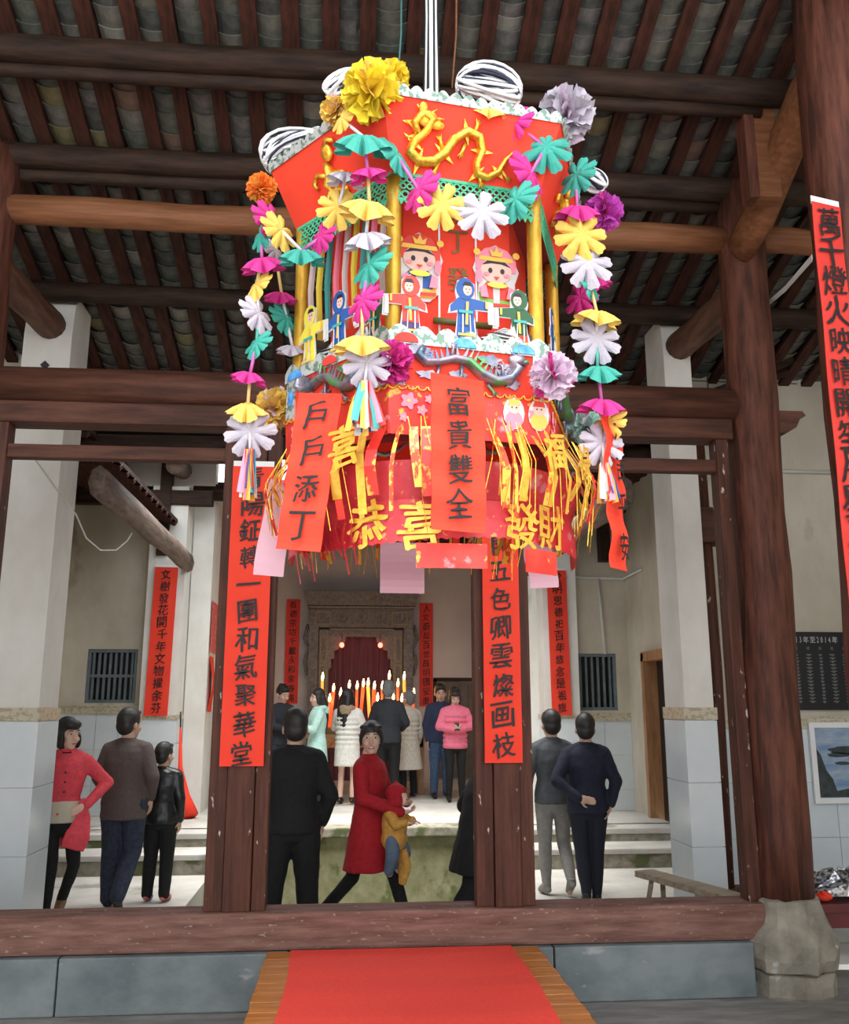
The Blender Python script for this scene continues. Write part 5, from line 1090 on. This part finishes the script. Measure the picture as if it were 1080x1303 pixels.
    for q in 'lr':
        k = 1.12 if not puffer else 1.22
        limb(m, J['s'+q], J['e'+q], .064*w*k, .052*w*k); wr_ = V(J['e'+q]).lerp(V(J['h'+q]), .97); limb(m, J['e'+q], wr_, .052*w*k, .040*k); m.tube([V(J['neck'])+V((0, .01, -.005)), V(J['neck']).lerp(V(J['s'+q]), .5)+V((0, .005, .005)), V(J['s'+q])], [.056, .06, .068*w*k*.95], 12)
    if puffer:
        P_, N_ = V(J['pelvis']), V(J['neck']); zz = (coat if coat is not None else shirt_end)+.05
        while zz < N_.z-.12: m.rings([(P_.x+(N_.x-P_.x)*max(0, (zz-P_.z)/.5), P_.y+(V(J['chest']).y-P_.y)*max(0, min(1, (zz-P_.z)/.32)), zz+dz, (.165*w+inf)*f, (.125*w+inf)*f) for dz, f in ((-.03, .9), (-.015, 1.03), (0, 1.07), (.015, 1.03), (.03, .9))], 20); zz += .075
    if collar: 
        N_ = V(J['neck']); m.rings([(N_.x, N_.y, N_.z-.05, .10, .085), (N_.x, N_.y-.002, N_.z, .076, .07), (N_.x, N_.y+.002, N_.z+.035, .070, .066)], 16)
    garment = melt(m, 'coat' if coat is not None else 'jacket', top, t, voxel, 3, .016 if not puffer else .01)
    if inner: m = MB(); torso(m, dict(J), .030, lenz=.80, w=w*.8); 
    # --- hair
    m = MB()
    m.ell(hp(0, .022, .04), (.084, .099, .100), 18, 12, M=HM)
    cut = hp(0, -.10, .0)
    if hair == 'bob':
        m.ell(hp(0, .03, -.02), (.090, .088, .095), 16, 10, M=HM)
        for s_ in (-1, 1): m.ell(hp(s_*.072, -.012, -.035), (.022, .045, .065), 10, 8, M=HM)
        m.ell(hp(0, -.062, .075), (.062, .036, .036), 12, 8, M=HM)
    elif hair == 'long':
        for s_ in (-1, 0, 1): m.tube([hp(s_*.045, .05, .03), hp(s_*.06, .085, -.1), hp(s_*.05, .11, -.25), hp(s_*.035, .12, -.42)], [.06, .055, .05, .02], 10)
        for s_ in (-1, 1): m.ell(hp(s_*.07, .0, -.02), (.022, .05, .07), 10, 8, M=HM)
    elif hair == 'bun':
        m.ell(hp(0, .08, .09), (.045, .045, .04), 12, 8, M=HM); m.ell(hp(0, -.055, .085), (.06, .03, .03), 12, 8, M=HM)
    elif hair == 'back':   # pulled back, parted
        m.ell(hp(0, .075, -.03), (.045, .045, .06), 12, 8, M=HM)
        for s_ in (-1, 1): m.ell(hp(s_*.05, -.035, .082), (.034, .042, .022), 12, 8, M=HM); m.ell(hp(s_*.077, .012, .0), (.010, .03, .055), 8, 6, M=HM)
    elif hair == 'cap': m.ell(hp(0, .01, .06), (.092, .105, .085), 14, 10, M=HM)
    else:
        m.ell(hp(0, .05, -.01), (.078, .066, .075), 16, 10, M=HM); m.ell(hp(0, -.05, .092), (.055, .035, .026), 12, 8, M=HM)
    melt(m, 'hair', hairm, t, voxel*.85, 1, .012)
    if face:
        fe = MB()
        for s_ in (-1, 1):
            e = MB(); e.ell(hp(s_*.031, -.0825, .008), (.0135, .006, .0058), 10, 7, M=HM); eo = e.build('eye', EYEW, t)
            MB().ell(hp(s_*.031, -.0885, .008), (.0065, .0035, .0058), 8, 6, M=HM).build('pupil', EYEB, eo)
            e = MB(); e.tube([hp(s_*.014, -.090, .030), hp(s_*.032, -.091, .035), hp(s_*.050, -.079, .029)], [.003, .004, .0025], 6); e.build('eyebrow', HAIR, t)
        e = MB(); e.ell(hp(0, -.091, -.062), (.025 if smile else .02, .008, .009 if smile else .006), 12, 7, M=HM); mo = e.build('mouth', LIP if woman else LIPP, t)
        if smile: MB().ell(hp(0, -.097, -.061), (.017, .004, .0045), 10, 6, M=HM).build('teeth', TEETH, mo)
    if hood: m = MB(); N_ = V(J['neck']); m.tube([N_+V((.10*math.cos(a), .03+.085*math.sin(a), .0+.02*math.sin(a))) for a in [2*math.pi*i/12 for i in range(13)]], .042, 8, cap=False); m.ell(N_+V((0, .12, -.03)), (.10, .06, .09), 12, 8); melt(m, 'fur_hood', hood, t, .014, 2, .02)
    return t
G = -.19; UP = .16
T0_ = bpy.context.evaluated_depsgraph_get()
# 1 woman in open red coat at left, seen from the front, hand on hip
w1 = person('woman in an open coral red coat, hand on hip, at the left edge', (-2.33, 7.8, G), R_(18), 1.62, dict(hyaw=R_(30), el=(.36, .05, 1.17), hl=(.19, -.10, 1.0), dl=(-.6, -.2, -.3), nl=(0, 1, 0), er=(-.24, .04, 1.12), hr=(-.22, -.02, .88),
     pl=(.08, 0, .9), kl=(.13, .0, .50), al=(.06, .20, .20), tl=(.02, .08, .06), pr=(-.08, 0, .90), kr=(-.05, -.03, .49), ar=(-.08, -.02, .085), tr=(-.13, -.12, .03)), CREDL, CBLKM, SHBR, 'bob', skin=SKINL, woman=True, ls=.82, shirt_end=.95, w=.93)
cream = mat('blouse_cream', (.55, .5, .38), None, .8)
m = MB(); m.rings([(0, -.01, .86, .155, .125), (0, -.01, .95, .158, .13), (0, -.01, 1.04, .14, .115)], 18); melt(m, 'blouse', cream, w1, .012)
m = MB(); m.tube([(.15, -.10, 1.06), (.17, -.13, .90), (.13, -.20, .76), (.10, -.22, .66)], [.03, .07, .11, .10], 12, sx=.22, up=(1, 0, 0)); m.tube([(.17, 0, 1.05), (.2, .02, .86), (.2, .04, .68)], [.04, .08, .11], 10, sx=.3); m.tube([(-.17, -.04, 1.02), (-.19, -.02, .86), (-.18, .0, .66)], [.05, .08, .10], 10, sx=.3); m.tube([(0, .13, 1.0), (0, .15, .85), (0, .16, .66)], [.1, .15, .17], 10, sx=.3); melt(m, 'coat_tail', CREDL, w1, .011, 3, .015)
for z in (1.12, 1.2, 1.28): MB().ell((.0, -.148, z), (.009, .005, .009), 8, 6).build('button', SHB, w1)
m = MB(); m.rings([(0, -.012, 1.40, .07, .068), (0, -.01, 1.45, .062, .06)], 14); melt(m, 'black_collar', CBLKM, w1, .01)
# 2 man in brown-grey blazer, back view
BK = math.pi
person('man in a brown-grey blazer and jeans walking away at left', (-2.0, 8.5, G), BK+R_(-10), 1.69, dict(kl=(.09, .0, .50), al=(.09, .01, .085), pr=(-.09, 0, .90), kr=(-.09, -.04, .49), ar=(-.08, .2, .14), tr=(-.08, .16, -.0+.03), er=(-.26, .03, 1.13), el=(.26, .0, 1.12), hl=(.20, -.12, .93), hr=(-.20, -.12, .93), hyaw=R_(-25)), CBLZ, CDEND, SHB, 'short', coat=.76, fl=.0, w=1.12, face=False, ls=1.1)
# 3 boy
person('boy in a shiny black jacket and orange shoes beside the man in the blazer', (-1.72, 8.75, G), BK+R_(-12), 1.38, dict(hyaw=R_(-20), el=(.24, .03, 1.12), hl=(.25, -.01, .9)), CBLK, CBLKM, SHO, 'short', face=False, w=1.1, ls=1.05)
# 4 black-clad man, back view, near
person('man in black seen from behind, just left of the middle opening', (-.40, 6.9, G), BK+R_(8), 1.70, dict(al=(.16, .0, .085), kl=(.13, -.01, .49), tl=(.18, -.12, .03), ar=(-.14, .02, .085), kr=(-.12, -.01, .49), tr=(-.16, -.1, .03), er=(-.27, .03, 1.10), hr=(-.22, -.03, .90), el=(.25, .0, 1.12), hl=(.18, -.12, .95)), CBLKM, CBLKM, SHB, 'short', face=False, w=1.13, ls=1.1)
# 5 woman in red coat with child
w5 = person('smiling woman in a long red coat carrying a small child, walking to the right', (.17, 7.2, G), R_(62), 1.60, dict(hyaw=R_(-64), hpitch=R_(-4), chest=(0, -.01, 1.25), el=(.22, -.06, 1.13), hl=(.10, -.30, 1.08), dl=(-.8, -.5, 0), nl=(0, .3, 1), er=(-.22, -.05, 1.13), hr=(-.06, -.32, 1.02), dr=(.8, -.5, .0), nr=(0, .3, 1),
     pl=(.08, 0, .9), kl=(.08, -.20, .50), al=(.08, -.34, .10), tl=(.08, -.47, .05), pr=(-.08, .02, .9), kr=(-.08, .10, .50), ar=(-.08, .42, .17), tr=(-.08, .34, .03), curl=.8), CRED, CBLKM, SHB, 'back', skin=SKINL, woman=True, coat=.56, fl=.07, smile=True, ls=.85, w=.95)
CY = cloth('romper_ochre', (.55, .26, .045), (.68, .36, .08)); CBG = cloth('sock_bluegrey', (.10, .14, .2))
ch = thing('child', 'small child in an ochre suit and red hat held by the woman in red', 'child', (0, 0, 0)); ch.location = w5.location+V((-.11, .04, -.14)); ch.rotation_euler = w5.rotation_euler; ch.scale = (.95,)*3
m = MB(); HH = V((-.02, -.40, 1.27))
m.ell(HH, (.072, .08, .078), 16, 12); m.ell(HH+V((-.02, -.06, -.02)), (.045, .04, .045), 12, 8); m.tube([(0, -.36, 1.05), (-.01, -.37, 1.2)], [.08, .06], 12)
m.ell((0, -.36, 1.06), (.095, .085, .14), 16, 10)
for s_ in (-1, 1):
    limb(m, (s_*.075, -.36, 1.14), (s_*.11, -.43, 1.06), .034, .028); limb(m, (s_*.11, -.43, 1.06), (s_*.06, -.5, 1.08), .028, .02); hand(m, (s_*.06, -.5, 1.08), (-s_*.4, -.8, .1), (0, 0, -1), .55, .6, s_)
    limb(m, (s_*.05, -.37, .97), (s_*.10, -.40, .83), .05, .042); limb(m, (s_*.10, -.40, .83), (s_*.08, -.36, .70), .04, .03)
melt(m, 'body', SKINL, ch, .009, 2)
m = MB(); m.ell((0, -.36, 1.05), (.115, .105, .16), 16, 10); m.ell((0, -.36, .95), (.12, .11, .10), 14, 9)
for s_ in (-1, 1):
    limb(m, (s_*.08, -.36, 1.15), (s_*.125, -.43, 1.07), .05, .042); limb(m, (s_*.125, -.43, 1.07), (s_*.075, -.485, 1.085), .042, .034)
melt(m, 'romper', CY, ch, .010, 3, .02)
m = MB()
for s_ in (-1, 1): limb(m, (s_*.06, -.37, .95), (s_*.11, -.40, .83), .062, .056); limb(m, (s_*.11, -.40, .83), (s_*.09, -.36, .72), .055, .042)
melt(m, 'leggings', CBG, ch, .010, 3, .015)
m = MB(); m.tube([(.05, -.40, .86), (.06, -.43, .74), (.03, -.42, .60)], [.05, .06, .035], 10, sx=.5); melt(m, 'blanket_end', CY, ch, .010, 3, .02)
m = MB(); m.ell(HH+V((.01, .02, .025)), (.09, .094, .082), 14, 10); m.ell(HH+V((-.05, -.0, -.02)), (.05, .075, .06), 12, 8); m.ell(HH+V((.02, .03, .11)), (.02, .02, .02), 8, 6); melt(m, 'red_hat', CRED, ch, .010, 2, .01)
for s_ in (-1, 1): MB().ell(HH+V((-.02+s_*.02, -.098, -.008)), (.006, .004, .005), 8, 5).build('eye', EYEB, ch)
MB().ell(HH+V((-.02, -.1, -.04)), (.010, .004, .004), 8, 5).build('mouth', LIP, ch)
# 6 dark figure partly behind the right door post, walking
person('dark figure in a long black coat half hidden behind the right door post', (1.0, 6.9, G), R_(100), 1.52, dict(chest=(0, -.06, 1.25), neck=(0, -.12, 1.42), head=(0, -.19, 1.56), sl=(.165, -.09, 1.345), sr=(-.165, -.09, 1.345), pl=(.08, 0, .9), kl=(.08, -.16, .50), al=(.08, -.10, .10), tl=(.08, -.24, .05), kr=(-.08, .10, .50), ar=(-.08, .34, .14), tr=(-.08, .26, .03), el=(.22, .06, 1.12), hl=(.2, -.06, .92)), CBLKM, CBLKM, SHB, 'short', face=False, coat=.62, fl=.06, w=1.38)
# 7, 8 men at right
person('man in a grey sweater and pale trousers walking away, right of the middle', (1.98, 8.75, G), BK+R_(6), 1.67, dict(el=(.25, .02, 1.12), hl=(.26, -.04, .90), er=(-.24, .0, 1.12), hr=(-.2, -.1, .9), kl=(.09, -.02, .49), kr=(-.09, .0, .5), ar=(-.09, .20, .16), tr=(-.09, .13, .045), al=(.09, 0, .085)), CGRY, CTROG, SHG, 'short', face=False, ls=.98)
person('man in a dark navy jacket walking away with one hand behind his back', (2.2, 8.3, G), BK+R_(-8), 1.64, dict(el=(.30, .10, 1.12), hl=(.10, .17, .96), dl=(-1, .1, -.15), nl=(0, 1, 0), er=(-.27, .02, 1.11), hr=(-.21, .04, .90), dr=(.3, 0, -1), kr=(-.07, -.02, .49), ar=(-.05, .02, .085), tr=(-.06, -.1, .03), kl=(.07, .0, .49), al=(.05, .08, .1), tl=(.06, -.04, .03)), CNAVY, mat('trousers_navy', (.008, .01, .022), None, .8), SHB, 'short', face=False, w=1.08, shirt_end=.82, ls=.98)
# far group around the candles
VX = .014
person('woman with a hair bun in a charcoal jacket, leftmost of the shrine group', (-.98, 13.45, UP), R_(35), 1.64, dict(hpitch=R_(18), el=(.2, -.1, 1.12), hl=(.05, -.26, 1.1), er=(-.2, -.1, 1.12), hr=(-.05, -.26, 1.08)), CCHAR, CDEND, SHB, 'bun', hairm=HAIR, skin=SKINL, woman=True, voxel=VX)
m10 = person('woman with very long black hair in a mint green coat, side view', (-.44, 13.0, UP), R_(-75), 1.58, dict(er=(-.2, -.12, 1.15), hr=(-.1, -.33, 1.2), el=(.2, -.1, 1.12), hl=(.1, -.3, 1.15), dl=(0, -1, .1), dr=(0, -1, .1), hyaw=R_(15)), CMINT, CBLKM, SHW, 'long', skin=SKINL, woman=True, coat=.55, fl=.03, voxel=VX, hood=CMINT)
m11 = person('woman in a white puffer coat with tan fur hood, seen from behind', (-.01, 13.2, UP), BK+R_(-18), 1.58, dict(hyaw=R_(-25), er=(-.24, -.08, 1.13), hr=(-.1, -.25, 1.1), el=(.24, -.08, 1.13), hl=(.1, -.25, 1.1)), CWHT, SKINL, SHB, 'long', skin=SKINL, woman=True, puffer=True, coat=.56, fl=.02, voxel=VX, hood=CFUR, ls=.72, face=False)
person('grey-haired man in a dark jacket facing the candles with his back to us', (.58, 13.3, UP), BK+R_(-12), 1.70, dict(el=(.26, -.04, 1.12), hl=(.18, -.22, 1.0), er=(-.26, -.04, 1.12), hr=(-.16, -.22, 1.02)), CCHAR, CBLKM, SHB, 'short', hairm=HAIRG, face=False, voxel=VX, w=1.1)
person('person in a long cream quilted coat behind the grey-haired man', (.92, 13.95, UP), BK+R_(25), 1.56, dict(hyaw=R_(20)), CCRM, CBLKM, SHB, 'short', hairm=HAIRG, woman=True, puffer=True, coat=.45, fl=.07, face=False, voxel=VX)
person('man in a midnight blue jacket and jeans standing right of the candles', (1.40, 13.8, UP), R_(10), 1.66, dict(hyaw=R_(-10), hpitch=R_(6)), CMID, CDEN, SHB, 'short', voxel=VX, w=1.08)
pp = person('woman in a pink puffer jacket looking down at her phone', (1.57, 13.3, UP), R_(2), 1.60, dict(hpitch=R_(24), el=(.26, -.04, 1.13), hl=(.06, -.22, 1.1), dl=(-.7, -.5, .2), nl=(0, -.1, 1), er=(-.26, -.04, 1.13), hr=(-.06, -.22, 1.1), dr=(.7, -.5, .2), nr=(0, -.1, 1), curl=.7), CPNK, CBLKM, SHB, 'bob', skin=SKINL, woman=True, puffer=True, shirt_end=.80, voxel=VX, ls=.95)
ph = MB().box((0, 0, 0), (.07, .012, .13), 0, None, .003).build('phone', BLACK, label='dark phone held by the woman in the pink puffer jacket', cat='phone'); ph.location = (1.57, 13.07, UP+1.07); ph.rotation_euler = (R_(-40), 0, 0)

def seam(parent, pts, m=CBLKM, r=.0035, name='back_seam'): MB().tube(pts, r, 5).build(name, m, parent)
for z in (1.15, 1.05, .95): MB().ell((-.012, -.158, z), (.011, .006, .011), 8, 6).build('button', SHB, w5)
